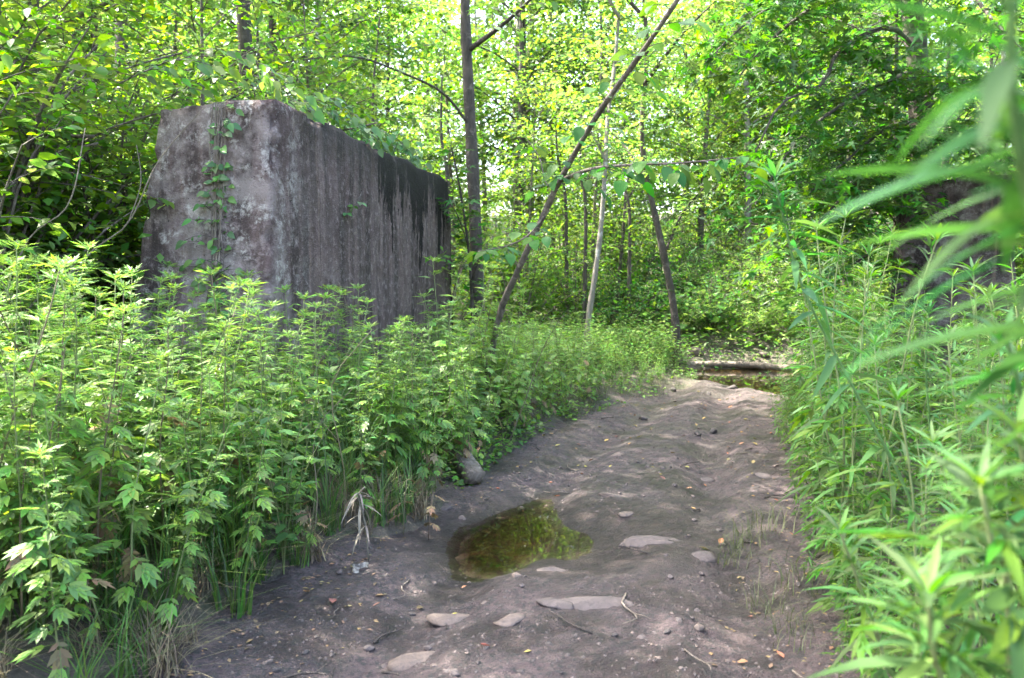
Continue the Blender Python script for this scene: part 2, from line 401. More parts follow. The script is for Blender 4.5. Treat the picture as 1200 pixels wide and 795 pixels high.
pm_ = np_mesh('puddle', V, F, [M['puddle']], True); pa_ = pm_.attributes.new('depth', 'FLOAT', 'POINT')
pa_.data.foreach_set('value', np.ascontiguousarray(PUDZ - track_h(V[:, 0], V[:, 1]), np.float32))
obj('puddle_water', pm_, kind='structure')
V, F = grid(np.linspace(1.8, 18, 40), np.linspace(9.6, 16.4, 20), lambda x, y: np.full_like(x, -.13))
V[:, 1] -= (V[:, 0] - 3.2) * .10
obj('stream_water', np_mesh('stream', V, F, [M['stream']]), kind='structure')

# ------------------------------------------------------------------ concrete blocks
def block_mesh(name, L, Wd, H, mat, batter=(.10, .10, .0, .12), seed=0, step=.05):
    """local x along length, y to the right(-)/left(+), base z=-.3; batter: near end, far end, right, left per metre"""
    z0 = -.35
    nx, ny, nz = int(L / step), int(Wd / step), int((H - z0) / step)
    idx = {}; Vs = []; Fs = []
    def vert(i, j, k):
        key = (i, j, k)
        if key not in idx: idx[key] = len(Vs); Vs.append((i / nx, j / ny, k / nz))
        return idx[key]
    for i in range(nx):
        for k in range(nz):
            for j, fl in ((0, 0), (ny, 1)):
                q = [vert(i, j, k), vert(i + 1, j, k), vert(i + 1, j, k + 1), vert(i, j, k + 1)]; Fs.append(q if not fl else q[::-1])
        for j in range(ny):
            q = [vert(i, j, nz), vert(i + 1, j, nz), vert(i + 1, j + 1, nz), vert(i, j + 1, nz)]; Fs.append(q)
    for j in range(ny):
        for k in range(nz):
            q = [vert(0, j, k), vert(0, j, k + 1), vert(0, j + 1, k + 1), vert(0, j + 1, k)]; Fs.append(q)
            q = [vert(nx, j, k), vert(nx, j + 1, k), vert(nx, j + 1, k + 1), vert(nx, j, k + 1)]; Fs.append(q)
    P = np.array(Vs); u, v, w = P.T
    z = z0 + w * (H - z0); dz = H - z
    # rounded arrises
    ch = .022
    x = u * L; y = v * Wd
    e = np.stack([np.minimum(x, L - x), np.minimum(y, Wd - y), H - z]); es = np.sort(e, axis=0)
    k = np.clip(1 - (es[1] / ch), 0, 1) * (es[0] < 1e-6)
    pull = ch * .5 * k
    cx = np.where(u < .5, 1, -1) * pull * (e[0] < ch); cyy = np.where(v < .5, 1, -1) * pull * (e[1] < ch); cz = -pull * (e[2] < ch)
    x = x + cx; y = y + cyy; z = z + cz
    edg = np.clip(1 - es[1] / .11, 0, 1); chip = edg * sstep(.12, .34, fbm(x * 1.1 + z + seed, y * 1.3 + z * .8, 4.5, 3, 14)) * .05
    nn = -chip + fbm(x * 1. + z * .7 + seed, y + z * 1.1, 1.7, 4, 3) * .02 + fbm(x + z * 1.3, y * 1.7 - z, 9, 3, 6) * .010
    x = x + nn * np.where(u < .01, -1, np.where(u > .99, 1, 0)); y = y + nn * np.where(v < .01, -1, np.where(v > .99, 1, 0))
    z = z + (fbm(x, y, 2.5, 4, 9) * .05 - .01 - chip) * (w > .99)
    x = x - batter[0] * dz * (1 - u) + batter[1] * dz * u
    y = y - batter[2] * dz * (1 - v) + batter[3] * dz * v
    return np_mesh(name, np.stack([x, y, z], -1), Fs, [mat], True)
bdir = Vector((.92, 4.68)).normalized(); bang = math.atan2(bdir.y, bdir.x)
bo = Vector((-1.78, 6.10))
b = obj('concrete_block', block_mesh('concrete_block', BL, BW, BH, M['conc']), None,
        'tall weathered concrete block with black drip stains and pale lichen, left of the track', 'concrete block', loc=(bo.x, bo.y, 0))
b.rotation_euler = (0, 0, bang)
BLK = b.matrix_basis.copy(); BLK = Matrix.Translation((bo.x, bo.y, 0)) @ Matrix.Rotation(bang, 4, 'Z')
def inblock(x, y, pad=.0):
    p = BLK.inverted() @ Vector((x, y, 0)); return -.34 - pad < p.x < BL + .3 + pad and -pad - .05 < p.y < BW + .4 + pad
ro = at(1056, 300, 9.4)
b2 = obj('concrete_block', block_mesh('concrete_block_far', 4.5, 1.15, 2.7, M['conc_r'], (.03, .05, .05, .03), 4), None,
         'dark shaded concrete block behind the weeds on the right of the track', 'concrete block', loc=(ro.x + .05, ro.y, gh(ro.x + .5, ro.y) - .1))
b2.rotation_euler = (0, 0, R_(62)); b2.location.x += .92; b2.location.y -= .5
def inblock2(x, y):
    p = (Matrix.Translation(b2.location) @ Matrix.Rotation(b2.rotation_euler.z, 4, 'Z')).inverted() @ Vector((x, y, 0)); return -.35 < p.x < 4.8 and -.35 < p.y < 1.5

# ------------------------------------------------------------------ leaf templates  (y along the leaf, z up) -> V, F(tri)
def t_oval(w=.5, droop=.18, fold=.12, seg=3):
    V = []; F = []
    ts = np.linspace(0, 1, seg + 2)
    for t in ts: V.append((0, t, -droop * t * t))
    c = len(ts); side = []
    for t in ts[1:-1]:
        wd = w * .5 * math.sin(math.pi * t ** .8) ** .8
        V.append((-wd, t - .03, -droop * t * t + fold * wd * 2)); V.append((wd, t - .03, -droop * t * t + fold * wd * 2))
    for s in (0, 1):
        ch = [0] + [c + 2 * k + s for k in range(seg)] + [c - 1]
        for k in range(seg + 1):
            a, b_ = ch[k], ch[k + 1]
            q = []
            if k == 0: q = [(0, 1, b_)]
            elif k == seg: q = [(a, k, k + 1)]
            else: q = [(a, k, k + 1), (a, k + 1, b_)]
            for f in q: F.append(f if s == 1 else f[::-1])
    return np.array(V, float), np.array(F)
def t_diamond(w=.55, droop=.1):
    return np.array([(0, 0, 0), (w / 2, .5, .06), (0, 1, -droop), (-w / 2, .5, .06)], float), np.array([(0, 1, 2), (0, 2, 3)])
def t_lobes(lobes, tipw=.1, droop=.25, pet=.16):
    """lobed leaf: list of (t along midrib, length, angle deg, width) per pair + end lobe"""
    V = []; F = []
    def z(x, y): return -droop * y * y - droop * .9 * x * x
    def blade(b, ang, ln, wd, flip=1):
        d = np.array([math.sin(ang) * flip, math.cos(ang)]); n = np.array([d[1], -d[0]])
        pts = [b - n * wd * .35, b + n * wd * .35, b + d * ln * .45 - n * wd * .5, b + d * ln * .45 + n * wd * .5, b + d * ln]
        i = len(V)
        for q, p in enumerate(pts): V.append((p[0], p[1], z(*p) + (.0 if q < 4 else -.02)))
        m = b + d * ln * .45; V.append((m[0], m[1], z(*m) - .03))
        mb = b; V.append((mb[0], mb[1], z(*mb) - .02))
        F.extend([(i + 6, i + 1, i + 5), (i + 1, i + 3, i + 5), (i, i + 6, i + 5), (i, i + 5, i + 2), (i + 2, i + 5, i + 4), (i + 5, i + 3, i + 4)])
    i = len(V); V.extend([(-.012, 0, 0), (.012, 0, 0), (-.02, pet + .1, z(0, pet)), (.02, pet + .1, z(0, pet))]); F.extend([(i, i + 1, i + 3), (i, i + 3, i + 2)])
    for t, ln, ang, wd in lobes:
        for s in (-1, 1): blade(np.array([0, t]), R_(ang), ln, wd, s)
    t, ln, _, wd = lobes[-1]
    blade(np.array([0, t * .86]), 0, 1 - t * .86, wd * 1.25)
    return np.array(V, float), np.array(F)
MUGL = [t_lobes([(.20, .30, 62, .13), (.38, .46, 46, .20), (.55, .42, 34, .19)], droop=.30),
        t_lobes([(.24, .26, 66, .12), (.40, .40, 50, .17), (.56, .36, 36, .17)], droop=.45),
        t_lobes([(.28, .36, 52, .17), (.48, .40, 38, .19)], droop=.2)]
MUGN = [t_lobes([(.24, .34, 40, .10), (.44, .36, 28, .10)], droop=.25), t_lobes([(.30, .42, 32, .095)], droop=.42)]
LONG = [t_oval(.12, .25, .25, 5), t_oval(.10, .45, .25, 5), t_oval(.135, .15, .25, 5)]
OV = t_oval(.55, .15, .15, 2); OVB = t_oval(.62, .2, .12, 3); DI = t_diamond(.6); O4 = t_oval(.6, .12, .12, 1)
def t_maple():
    V = [(0, 0, 0)]; F = []
    ang = [(-100, .45), (-70, .22), (-48, .75), (-24, .38), (0, 1.), (24, .38), (48, .75), (70, .22), (100, .45)]
    for a_, r in ang: V.append((math.sin(R_(a_)) * r * .8, math.cos(R_(a_)) * r + .05, -.12 * r * r + .04 * abs(math.sin(R_(a_)))))
    V.append((0, .35, .0))
    for k in range(1, 9): F.append((10, k + 1, k))
    F += [(0, 1, 10)[::-1], (0, 10, 9)[::-1]]
    return np.array(V), np.array(F)
MAP = t_maple()

def leaves_arrays(tmpl, P, D, Nn, Sz):
    tv, tf = tmpl; P = np.asarray(P); D = unit(D); X = unit(np.cross(D, Nn)); Nn = np.cross(X, D); Sz = np.asarray(Sz)
    V = P[:, None] + Sz[:, None, None] * (tv[None, :, 0, None] * X[:, None] + tv[None, :, 1, None] * D[:, None] + tv[None, :, 2, None] * Nn[:, None])
    F = tf[None] + (np.arange(len(P)) * len(tv))[:, None, None]
    return V.reshape(-1, 3), F.reshape(-1, 3)

# ------------------------------------------------------------------ trees and shrubs
def spray(rng, path, rads, twig_len, twig_gap, leaf_gap, leaf, t0=.15, tw=None, droop=.25, up=.15, flat=.5):
    """twigs off a limb polyline, leaves along them. returns leaf P,D,N,S; twig tubes go into tw"""
    P = np.asarray(path, float); seg = np.linalg.norm(np.diff(P, axis=0), axis=1); L = seg.sum(); cum = np.concatenate([[0], np.cumsum(seg)])
    out = ([], [], [], [])
    s = L * t0; side = 1
    def pt(q): return np.array([np.interp(q, cum, P[:, k]) for k in range(3)])
    while s < L + 1e-6:
        p = pt(s); tang = unit(pt(min(s + .1, L)) - pt(max(s - .1, 0)))
        sd = unit(np.cross(tang, [0, 0, 1.]) + 1e-6) * side
        d = unit(sd * rng.uniform(.6, 1.1) + tang * rng.uniform(.3, .9) + np.array([0, 0, up + rng.uniform(-.3, .3)]))
        ln = twig_len * rng.uniform(.5, 1.2) * (1 - .45 * (s / L) ** 2)
        n = max(3, int(ln / leaf_gap)); q = np.linspace(0, 1, n + 1)[1:]
        bend = np.array([rng.uniform(-.25, .25), rng.uniform(-.25, .25), -droop])
        pts = p + d[None] * (q * ln)[:, None] + bend[None] * (q ** 2 * ln)[:, None]
        if tw is not None: tw.tube([p] + [pts[k] for k in range(0, n, max(1, n // 4))] + [pts[-1]], np.linspace(.006, .0025, 2 + len(range(0, n, max(1, n // 4)))) * (ln / .8 + .3), 3, False)
        for k in range(n):
            ls = 1 if k % 2 else -1
            tq = unit(d + bend * 2 * q[k])
            lat = unit(np.cross(tq, [0, 0, 1.]) + 1e-6) * ls
            ld = unit(tq * .55 + lat * rng.uniform(.5, 1.1) + np.array([0, 0, rng.uniform(-.55, .15)]))
            if k == n - 1: ld = unit(tq + np.array([0, 0, -.2]))
            out[0].append(pts[k]); out[1].append(ld)
            out[2].append(unit(np.array([rng.uniform(-flat, flat), rng.uniform(-flat, flat), 1.]))); out[3].append(leaf * rng.uniform(.65, 1.2))
        side = -side; s += twig_gap * rng.uniform(.6, 1.4)
    return out
def cat_(lst): return [np.concatenate([np.array(a[k]) for a in lst]) for k in range(4)]

def thicken(A, seed, k, r):
    rs = np.random.RandomState(seed); P, D, N, S = [np.repeat(a, k, 0) for a in A]; n = len(P)
    j = rs.normal(0, r, (n, 3)) * [1, 1, .6]; j[::k] = 0
    d = unit(D + rs.normal(0, .8, (n, 3)) * [1, 1, .4] * (np.arange(n) % k > 0)[:, None])
    return P + j, d, unit(N + rs.normal(0, .25, (n, 3))), S * rs.uniform(.75, 1.15, n)
def gen_tree(seed, h, crown0, rad, r0, nl, leaf, tmpl, leafmat, barkmat, twig=.9, tgap=.28, lgap=.10, lean=(0, 0), sprd=.35, sides=7, fill=4):
    """returns trunk mesh, crown mesh"""
    rng = random.Random(seed); tb = MB(); cr = MB()
    pts = [(0, 0, -.25)]
    ph = rng.uniform(0, 6)
    for k in range(1, 9):
        t = k / 8; pts.append((lean[0] * t + .12 * h / 8 * math.sin(ph + 3 * t), lean[1] * t + .12 * h / 8 * math.cos(ph * 2 + 2.5 * t), t * h))
    P = smooth_path(pts, 16); tb.tube(P, r0 * (1.25 - 1.12 * np.linspace(0, 1, 16)) * np.where(np.arange(16) < 1, 1.35, 1), sides)
    lv = []
    for k in range(nl):
        t = crown0 + (1 - crown0) * (k + .5) / nl
        z = t * h; b = np.array([np.interp(z, P[:, 2], P[:, j]) for j in range(3)])
        a = k * 2.4 + rng.uniform(-.4, .4)
        u = (t - crown0) / (1 - crown0)
        env = rad * (1 - .75 * u ** 1.6) * (.6 + .4 * min(1, u * 4)) * rng.uniform(.7, 1.15)
        el = sprd + .6 * u + rng.uniform(-.15, .15)
        d = np.array([math.cos(a), math.sin(a), 0])
        lp = [b, b + d * env * .35 + [0, 0, env * .35 * math.tan(el)], b + d * env * .7 + [rng.uniform(-.2, .2), rng.uniform(-.2, .2), env * .6 * math.tan(el) * .9],
              b + d * env + [rng.uniform(-.3, .3), rng.uniform(-.3, .3), env * .75 * math.tan(el) * .9]]
        lp = smooth_path(lp, 7); rr = min(r0 * .30, .032) * (1 - .55 * u)
        tb.tube(lp, np.linspace(rr, .008, 7), 5, False)
        lv.append(spray(rng, lp, None, twig, tgap, lgap, leaf, .22, cr))
    P_, D_, N_, S_ = thicken(cat_(lv), seed, fill, .17)
    tv, tf = cr.arrays(); LV, LF = leaves_arrays(tmpl, P_, D_, N_, S_)
    crown = np_mesh('crown', np.concatenate([tv, LV]), np.concatenate([tf, LF + len(tv)]), [barkmat, leafmat], False,
                    np.concatenate([np.zeros(len(tf)), np.ones(len(LF))]))
    return tb.mesh('trunk', barkmat), crown, len(P_), (P_, D_, N_, S_, tmpl, leafmat, barkmat, cr)
def gen_shrub(seed, h, rad, ns, leaf, tmpl, leafmat, barkmat, twig=.45, tgap=.16, lgap=.07):
    rng = random.Random(seed); tb = MB(); cr = MB(); lv = []
    for k in range(ns):
        a = k * 2.4 + rng.uniform(-.3, .3); rr = rad * math.sqrt((k + .5) / ns) * rng.uniform(.8, 1.2); hh = h * rng.uniform(.6, 1.05) * (1 - .3 * (rr / rad) ** 2)
        d = np.array([math.cos(a), math.sin(a), 0])
        lp = smooth_path([d * .08 * rng.random() + [0, 0, -.1], d * rr * .35 + [0, 0, hh * .45], d * rr * .75 + [rng.uniform(-.1, .1), rng.uniform(-.1, .1), hh * .82], d * rr * 1.15 + [0, 0, hh]], 9)
        tb.tube(lp, np.linspace(.016 * h / 2.2, .004, 9), 4, False)
        lv.append(spray(rng, lp, None, twig, tgap, lgap, leaf, .2, cr))
    P_, D_, N_, S_ = thicken(cat_(lv), seed, 2, .07); tv, tf = cr.arrays(); LV, LF = leaves_arrays(tmpl, P_, D_, N_, S_)
    fol = np_mesh('foliage', np.concatenate([tv, LV]), np.concatenate([tf, LF + len(tv)]), [barkmat, leafmat], False, np.concatenate([np.zeros(len(tf)), np.ones(len(LF))]))
    return tb.mesh('stem', barkmat), fol, len(P_), (P_, D_, N_, S_, tmpl, leafmat, barkmat, cr)
LEAFME = {}
NAMES = {'tree': ('trunk', 'crown'), 'shrub': ('stem', 'foliage')}
def place_woody(proto, kind, name, label, cat, group, x, y, rz=0, sc=1., z=None):
    o = thing(name, label, cat, (x, y, gh(x, y) if z is None else z), rz, group); o.scale = (sc,) * 3
    px = 600 + x / max(y, .1) * FPX
    if y < 9.5 and -250 < px < 1350 and name != 'shade_tree':      # close enough for single leaves to show
        P_, D_, N_, S_, tmpl, lm, bm_, cr = proto[3]
        c_, s_ = math.cos(rz), math.sin(rz); wx = x + sc * (P_[:, 0] * c_ - P_[:, 1] * s_); wy = y + sc * (P_[:, 0] * s_ + P_[:, 1] * c_); wz = o.location.z + sc * P_[:, 2]
        inv = (np.abs(wx) < .66 * wy) & (np.abs(wz - 1.4) < .42 * wy) & ~np.array([inblock(a_, b_, .25) for a_, b_ in zip(wx, wy)])
        order = np.argsort(np.where(inv, wy, 99.)); big = order[:300]; rest = order[300:]
        key = (id(proto[1]), 'leaf')
        if key not in LEAFME: LEAFME[key] = np_mesh('leaf', *tmpl, [lm], True)
        obj(NAMES[kind][0], proto[0], o)
        for q in big: put_leaf('leaf', LEAFME[key], o, P_[q], D_[q], N_[q], S_[q])
        tv, tf = cr.arrays(); LV, LF = leaves_arrays(tmpl, P_[rest], D_[rest], N_[rest], S_[rest])
        obj(NAMES[kind][1], np_mesh('foliage', np.concatenate([tv, LV]), np.concatenate([tf, LF + len(tv)]), [bm_, lm], False, np.concatenate([np.zeros(len(tf)), np.ones(len(LF))])), o, kind='stuff')
        return o
    for nm, me in zip(NAMES[kind], proto[:2]): obj(nm, me, o)
    return o
rnd = random.Random(77)
TP = [gen_tree(1, 10.5, .16, 2.9, .11, 36, .18, O4, M['far'], M['bark'], 1.1, .22, .10),
      gen_tree(2, 12.5, .22, 3.2, .13, 36, .19, O4, M['far2'], M['bark_dark'], 1.2, .24, .11),
      gen_tree(3, 8.5, .10, 2.6, .08, 34, .155, O4, M['oval'], M['bark'], 1.0, .22, .10),
      gen_tree(4, 11.0, .14, 2.8, .09, 36, .165, O4, M['far'], M['bark_pale'], 1.1, .22, .10),
      gen_tree(5, 12.5, .36, 3.8, .14, 34, .19, MAP, M['maple'], M['bark_dark'], 1.3, .25, .13, fill=3),
      gen_tree(6, 5.2, .10, 1.7, .04, 30, .105, O4, M['oval'], M['bark'], .7, .18, .08, fill=4),
      gen_tree(7, 6.4, .12, 2.0, .05, 30, .12, MAP, M['maple'], M['bark_dark'], .8, .2, .09, fill=2),
      gen_tree(8, 12.5, .54, 2.9, .10, 36, .17, O4, M['oval'], M['bark_dark'], 1.1, .24, .11, fill=3)]
SP = [gen_shrub(11, 2.3, 1.1, 13, .10, OV, M['oval'], M['bark'], .5, .15, .07),
      gen_shrub(12, 3.4, 1.4, 16, .115, OV, M['oval'], M['bark'], .6, .15, .075),
      gen_shrub(13, 1.5, 1.0, 15, .085, OV, M['darkleaf'], M['bark_dark'], .45, .11, .055),
      gen_shrub(14, 1.7, 1.2, 16, .075, OV, M['far'], M['bark'], .45, .11, .05)]
print('leaves per tree', [t[2] for t in TP], 'shrub', [t[2] for t in SP])

# hero trees traced as real trunks at their own distance
def limb_mesh(pts, r0, r1, n=16, sides=8, mat='bark'):
    mb = MB(); P = smooth_path(pts, n); rr = np.linspace(r0, r1, n); mb.tube(P, rr, sides); return mb.mesh('limb', M[mat]), P
HOLD = {}; KEEP = []
def hero(name, label, pts, r0, r1, bark, limbs=(), crown=None, group=None, seed=0, cat='tree'):
    """pts/limbs in world; crown: list of (template, leafmat, twig, tgap, lgap, leaf, which limb paths)"""
    base = Vector(pts[0]); o = thing(name, label, cat, base, 0, group); rng = random.Random(seed)
    loc = [np.array(list(p)) - np.array(list(base)) for p in pts]; loc[0] = loc[0] - [0, 0, .15]
    mb = MB(); P = smooth_path(loc, 30); q_ = np.linspace(0, 1, 30); hgt_ = P[:, 2] - P[0, 2]
    mb.tube(P, (r0 + (r1 - r0) * q_) * (1 + .7 * np.exp(-hgt_ / .22)) * (1 + .07 * np.sin(np.arange(30) * 2.1 + seed) + .05 * np.sin(np.arange(30) * 5.3)), 12); me = mb.mesh('trunk', M[bark]); HOLD[id(P)] = obj('trunk', me, o)
    paths = [P]
    for l, a_, b_ in limbs:
        lm, lp = limb_mesh([np.array(list(p)) - np.array(list(base)) for p in l], a_, b_, 14, 6, bark); HOLD[id(lp)] = obj('limb', lm, o); paths.append(lp); KEEP.append(lp)
    return o, paths, rng
def part_leaves(o, paths, rng, meshes, twig, tgap, lgap, leaf, t0, bark, name='leaf', droop=.25, up=.15, maxn=300, flat=.5, nb=None):
    """each leaf its own part"""
    tw = MB(); k = 0
    for path in paths:
        host = HOLD.get(id(path), o) if id(path) in HOLD and any(path is q for q in KEEP) else o
        for p, d, n, s in zip(*spray(rng, path, None, twig, tgap, lgap, leaf, t0, tw, droop, up, flat)):
            if k >= maxn: break
            put_leaf(name, meshes[k % len(meshes)], host, p, d, n if nb is None else unit(n * .55 + nb), s); k += 1
    obj('twig', tw.mesh('twig', bark), o)
    return k
def put_leaf(name, me, parent, p, d, n, s):
    d = Vector(d).normalized(); x = d.cross(Vector(n)).normalized(); n = x.cross(d)
    q = bpy.data.objects.new(name, me); COL.objects.link(q); q.parent = parent
    q.matrix_basis = Matrix(((x.x * s, d.x * s, n.x * s, p[0]), (x.y * s, d.y * s, n.y * s, p[1]), (x.z * s, d.z * s, n.z * s, p[2]), (0, 0, 0, 1)))
    return q
def joined_crown(o, paths, rng, tmpl, lm, bark, twig, tgap, lgap, leaf, t0, name='crown', fill=3):
    tw = MB(); lv = [spray(rng, p, None, twig, tgap, lgap, leaf, t0, tw) for p in paths]
    P_, D_, N_, S_ = thicken(cat_(lv), len(paths) + 7, fill, .14); tv, tf = tw.arrays(); LV, LF = leaves_arrays(tmpl, P_, D_, N_, S_)
    obj(name, np_mesh('crown', np.concatenate([tv, LV]), np.concatenate([tf, LF + len(tv)]), [bark, lm], False, np.concatenate([np.zeros(len(tf)), np.ones(len(LF))])), o)
def gp(px, d):     # ground point under a pixel column
    x = (px - 600) / FPX * d; return Vector((x, d, gh(x, d)))
ovm = [np_mesh('oval_leaf', *t_oval(.58, dr, .14, 3), [M['oval']], True) for dr in (.1, .2, .3)]
ovd = [np_mesh('broad_leaf', *t_oval(.68, dr, .1, 3), [M['darkleaf']], True) for dr in (.1, .2, .3)]
mpm = [np_mesh('maple_leaf', *MAP, [M['maple']], False)]
crm = [np_mesh('creeper_leaf', *t_oval(.6, dr, .15, 3), [M['creeper']], True) for dr in (.12, .25)]

# T1 tall straight trunk beside the far end of the block
d = 11.4
o, pa, rg = hero('tall_tree', 'tall straight slender tree rising past the far end of the concrete block',
    [gp(563, d), at(560, 350, d), at(556, 240, d), at(549, 100, d), at(545, 0, d), at(548, -150, d), at(540, -330, d + .3)], .105, .05, 'bark_dark',
    [([at(552, 150, d), at(520, 110, d - .3), at(470, 85, d - .8), at(410, 66, d - 1.4), at(330, 74, d - 1.8)], .022, .006),
     ([at(548, 60, d), at(600, 20, d - .5), at(660, -40, d - .8)], .04, .01),
     ([at(546, -60, d), at(480, -120, d - 1), at(400, -160, d - 2)], .05, .01),
     ([at(547, -150, d), at(640, -230, d - 1), at(720, -260, d - 1.5)], .05, .01),
     ([at(545, -230, d), at(480, -330, d), at(430, -380, d + .5)], .05, .01), ([at(546, -180, d), at(680, -270, d - .4), at(860, -310, d - .8)], .05, .01), ([at(546, -260, d), at(640, -380, d - .4), at(800, -440, d - .2)], .05, .01), ([at(545, -280, d), at(600, -420, d + 1), at(700, -480, d + 1.5)], .05, .01)], seed=3)  # right-hand limbs, unseen above the frame, added to shade the right block
part_leaves(o, pa[1:2], rg, ovm, .5, .12, .08, .11, .25, M['bark'])
joined_crown(o, pa[2:], rg, OV, M['oval'], M['bark'], 1.0, .2, .1, .14, .3)
# side shoots at the block end: dark lobed leaves
o, pa, rg = hero('maple_sapling', 'dark green maple sapling leaning on the far end of the concrete block',
    [gp(556, 10.9), at(552, 330, 10.9), at(545, 260, 10.8), at(535, 200, 10.7), at(528, 170, 10.6)], .025, .008, 'bark_dark',
    [([at(549, 290, 10.9), at(535, 250, 10.5), at(520, 232, 10.2)], .01, .004), ([at(552, 330, 10.9), at(565, 300, 10.4), at(585, 290, 10.1)], .01, .004)], seed=8)
mpd = [np_mesh('maple_leaf_dark', *MAP, [M['darkleaf']], False)]
part_leaves(o, pa, rg, mpd, .5, .09, .085, .17, .3, M['bark_dark'])
# T2 leaning sapling over the track
o, pa, rg = hero('leaning_sapling', 'slender sapling leaning right over the track with one level side branch', 
    [gp(560, 8.0), at(584, 375, 7.6), at(606, 320, 7.2), at(638, 250, 6.8), at(656, 212, 6.6), at(700, 135, 6.1), at(745, 72, 5.7), at(790, 6, 5.4), at(830, -60, 5.2), at(880, -150, 5.0)], .034, .011, 'bark',
    [([at(656, 212, 6.6), at(690, 199, 6.2), at(730, 194, 5.9), at(800, 191, 5.6), at(872, 184, 5.4)], .018, .004),
     ([at(640, 250, 6.8), at(620, 275, 6.6), at(595, 288, 6.4), at(560, 295, 6.3)], .010, .003),
     ([at(655, 214, 6.6), at(640, 215, 6.6), at(632, 185, 6.7), at(615, 160, 6.8)], .009, .003)], seed=5)
part_leaves(o, pa[1:2], rg, ovd, .26, .075, .085, .13, .05, M['bark_dark'], droop=.2, up=-.1)
part_leaves(o, [pa[0][12:]], rg, ovd, .30, .10, .09, .13, .05, M['bark_dark'], droop=.25, up=-.05)
part_leaves(o, pa[2:], rg, ovd, .3, .10, .09, .125, .1, M['bark_dark'])
# T3 pale thin trunk
d = 13
o, pa, rg = hero('pale_thin_tree', 'pale thin bare trunk leaning beyond the green herbs', [gp(684, d), at(690, 372, d), at(697, 325, d), at(704, 270, d), at(709, 200, d), at(712, 140, d + .2), at(722, 60, d + .4), at(728, -60, d + .4)], .052, .025, 'bark_pale',
    [([at(710, 190, d), at(690, 150, d), at(660, 110, d)], .02, .006), ([at(714, 120, d), at(745, 80, d), at(780, 50, d)], .02, .006), ([at(725, 20, d), at(690, -40, d), at(650, -80, d)], .03, .006)], seed=9)
joined_crown(o, pa[1:] + [pa[0][15:]], rg, OV, M['far'], M['bark'], .8, .13, .09, .13, .05)
# T4 dark crooked trunk
d = 15
o, pa, rg = hero('crooked_tree', 'dark crooked tree at the left end of the stream', [gp(795, d), at(793, 400, d), at(788, 350, d), at(777, 295, d), at(766, 245, d), at(757, 200, d), at(752, 150, d), at(758, 60, d), at(750, -60, d)], .082, .035, 'bark_dark',
    [([at(778, 300, d), at(800, 250, d), at(830, 215, d - .5)], .03, .008), ([at(760, 215, d), at(730, 170, d + .5), at(700, 140, d + .5)], .035, .008), ([at(754, 100, d), at(800, 40, d - .5), at(840, 0, d - 1)], .04, .008), ([at(754, 20, d), at(700, -40, d), at(660, -80, d)], .04, .008)], seed=10)
joined_crown(o, pa[1:] + [pa[0][15:]], rg, OV, M['far'], M['bark'], .8, .13, .09, .13, .05)
# T7 right trunk and arching maple limb
d = 11.0
o, pa, rg = hero('maple_tree', 'dark maple trunk behind the right concrete block with an arching limb', [gp(1096, d), at(1092, 330, d), at(1084, 200, d), at(1075, 70, d), at(1066, -20, d), at(1060, -180, d), at(1050, -350, d)], .21, .08, 'bark_dark',
    [([at(1074, 60, d), at(1042, 32, d - .8), at(985, 58, d - 1.6), at(964, 98, d - 2.2), at(915, 122, d - 2.8), at(885, 180, d - 3.0)], .035, .008),
     ([at(1080, 140, d), at(1040, 150, d - 1), at(990, 190, d - 2), at(950, 225, d - 2.6)], .03, .006),
     ([at(1078, 120, d), at(1110, 100, d - 1.5), at(1160, 110, d - 2.5), at(1210, 130, d - 3)], .03, .006),
     ([at(1070, 20, d), at(1010, -30, d - 1), at(950, 10, d - 2), at(900, 50, d - 2.6), at(862, 95, d - 3)], .04, .006),
     ([at(1068, -10, d), at(1110, -40, d - 1.5), at(1160, 20, d - 3), at(1200, 60, d - 3.4)], .04, .006),
     ([at(1084, 215, d), at(1055, 222, d - 1), at(1010, 250, d - 2), at(985, 290, d - 2.5)], .025, .005),
     ([at(1064, -60, d), at(980, -120, d - 2), at(880, -90, d - 3.5)], .05, .006),
     ([at(1084, 200, d), at(1020, 205, d - 1.3), at(965, 255, d - 1.8), at(930, 300, d - 2)], .025, .005), ([at(1086, 250, d), at(1015, 300, d - 1.3), at(960, 335, d - 1.6), at(925, 350, d - 1.8)], .02, .005),
     ([at(1076, 80, d), at(1000, 115, d - 1.6), at(935, 165, d - 2.2), at(885, 240, d - 2.6)], .03, .005), ([at(1070, 0, d), at(965, -15, d - 1.8), at(885, 20, d - 2.6), at(825, 75, d - 3)], .03, .005),
     ([at(1080, 110, d), at(1020, 70, d - 1), at(960, 60, d - 1.5), at(905, 80, d - 1.8)], .03, .005), ([at(1082, 160, d), at(1130, 160, d - 2), at(1190, 190, d - 3)], .03, .005)], seed=12)
part_leaves(o, pa[1:4], rg, mpm, .62, .17, .10, .15, .12, M['bark_dark'])
joined_crown(o, pa[2:], rg, MAP, M['maple'], M['bark_dark'], .9, .12, .085, .155, .28, fill=4)
# far pale trunks
for px, top, sd in ((607, 60, 1), (621, 60, 2)):
    d = 24 + sd
    o, pa, rg = hero('pale_far_tree', 'far pale grey trunk, %s of the two standing close together' % ('left' if sd == 1 else 'right'), [gp(px, d), at(px, 250, d), at(px - 2 * sd, 120, d), at(px + 2, 20, d), at(px, -120, d)], .17, .08, 'bark_pale',
       [([at(px, 110, d), at(px + 30, 60, d), at(px + 50, 10, d)], .05, .01), ([at(px, 40, d), at(px - 40, -10, d), at(px - 60, -50, d)], .05, .01)], seed=20 + sd, group='pale trunks far behind')
    joined_crown(o, pa[1:], rg, OV, M['far'], M['bark'], .9, .3, .12, .15, .3)
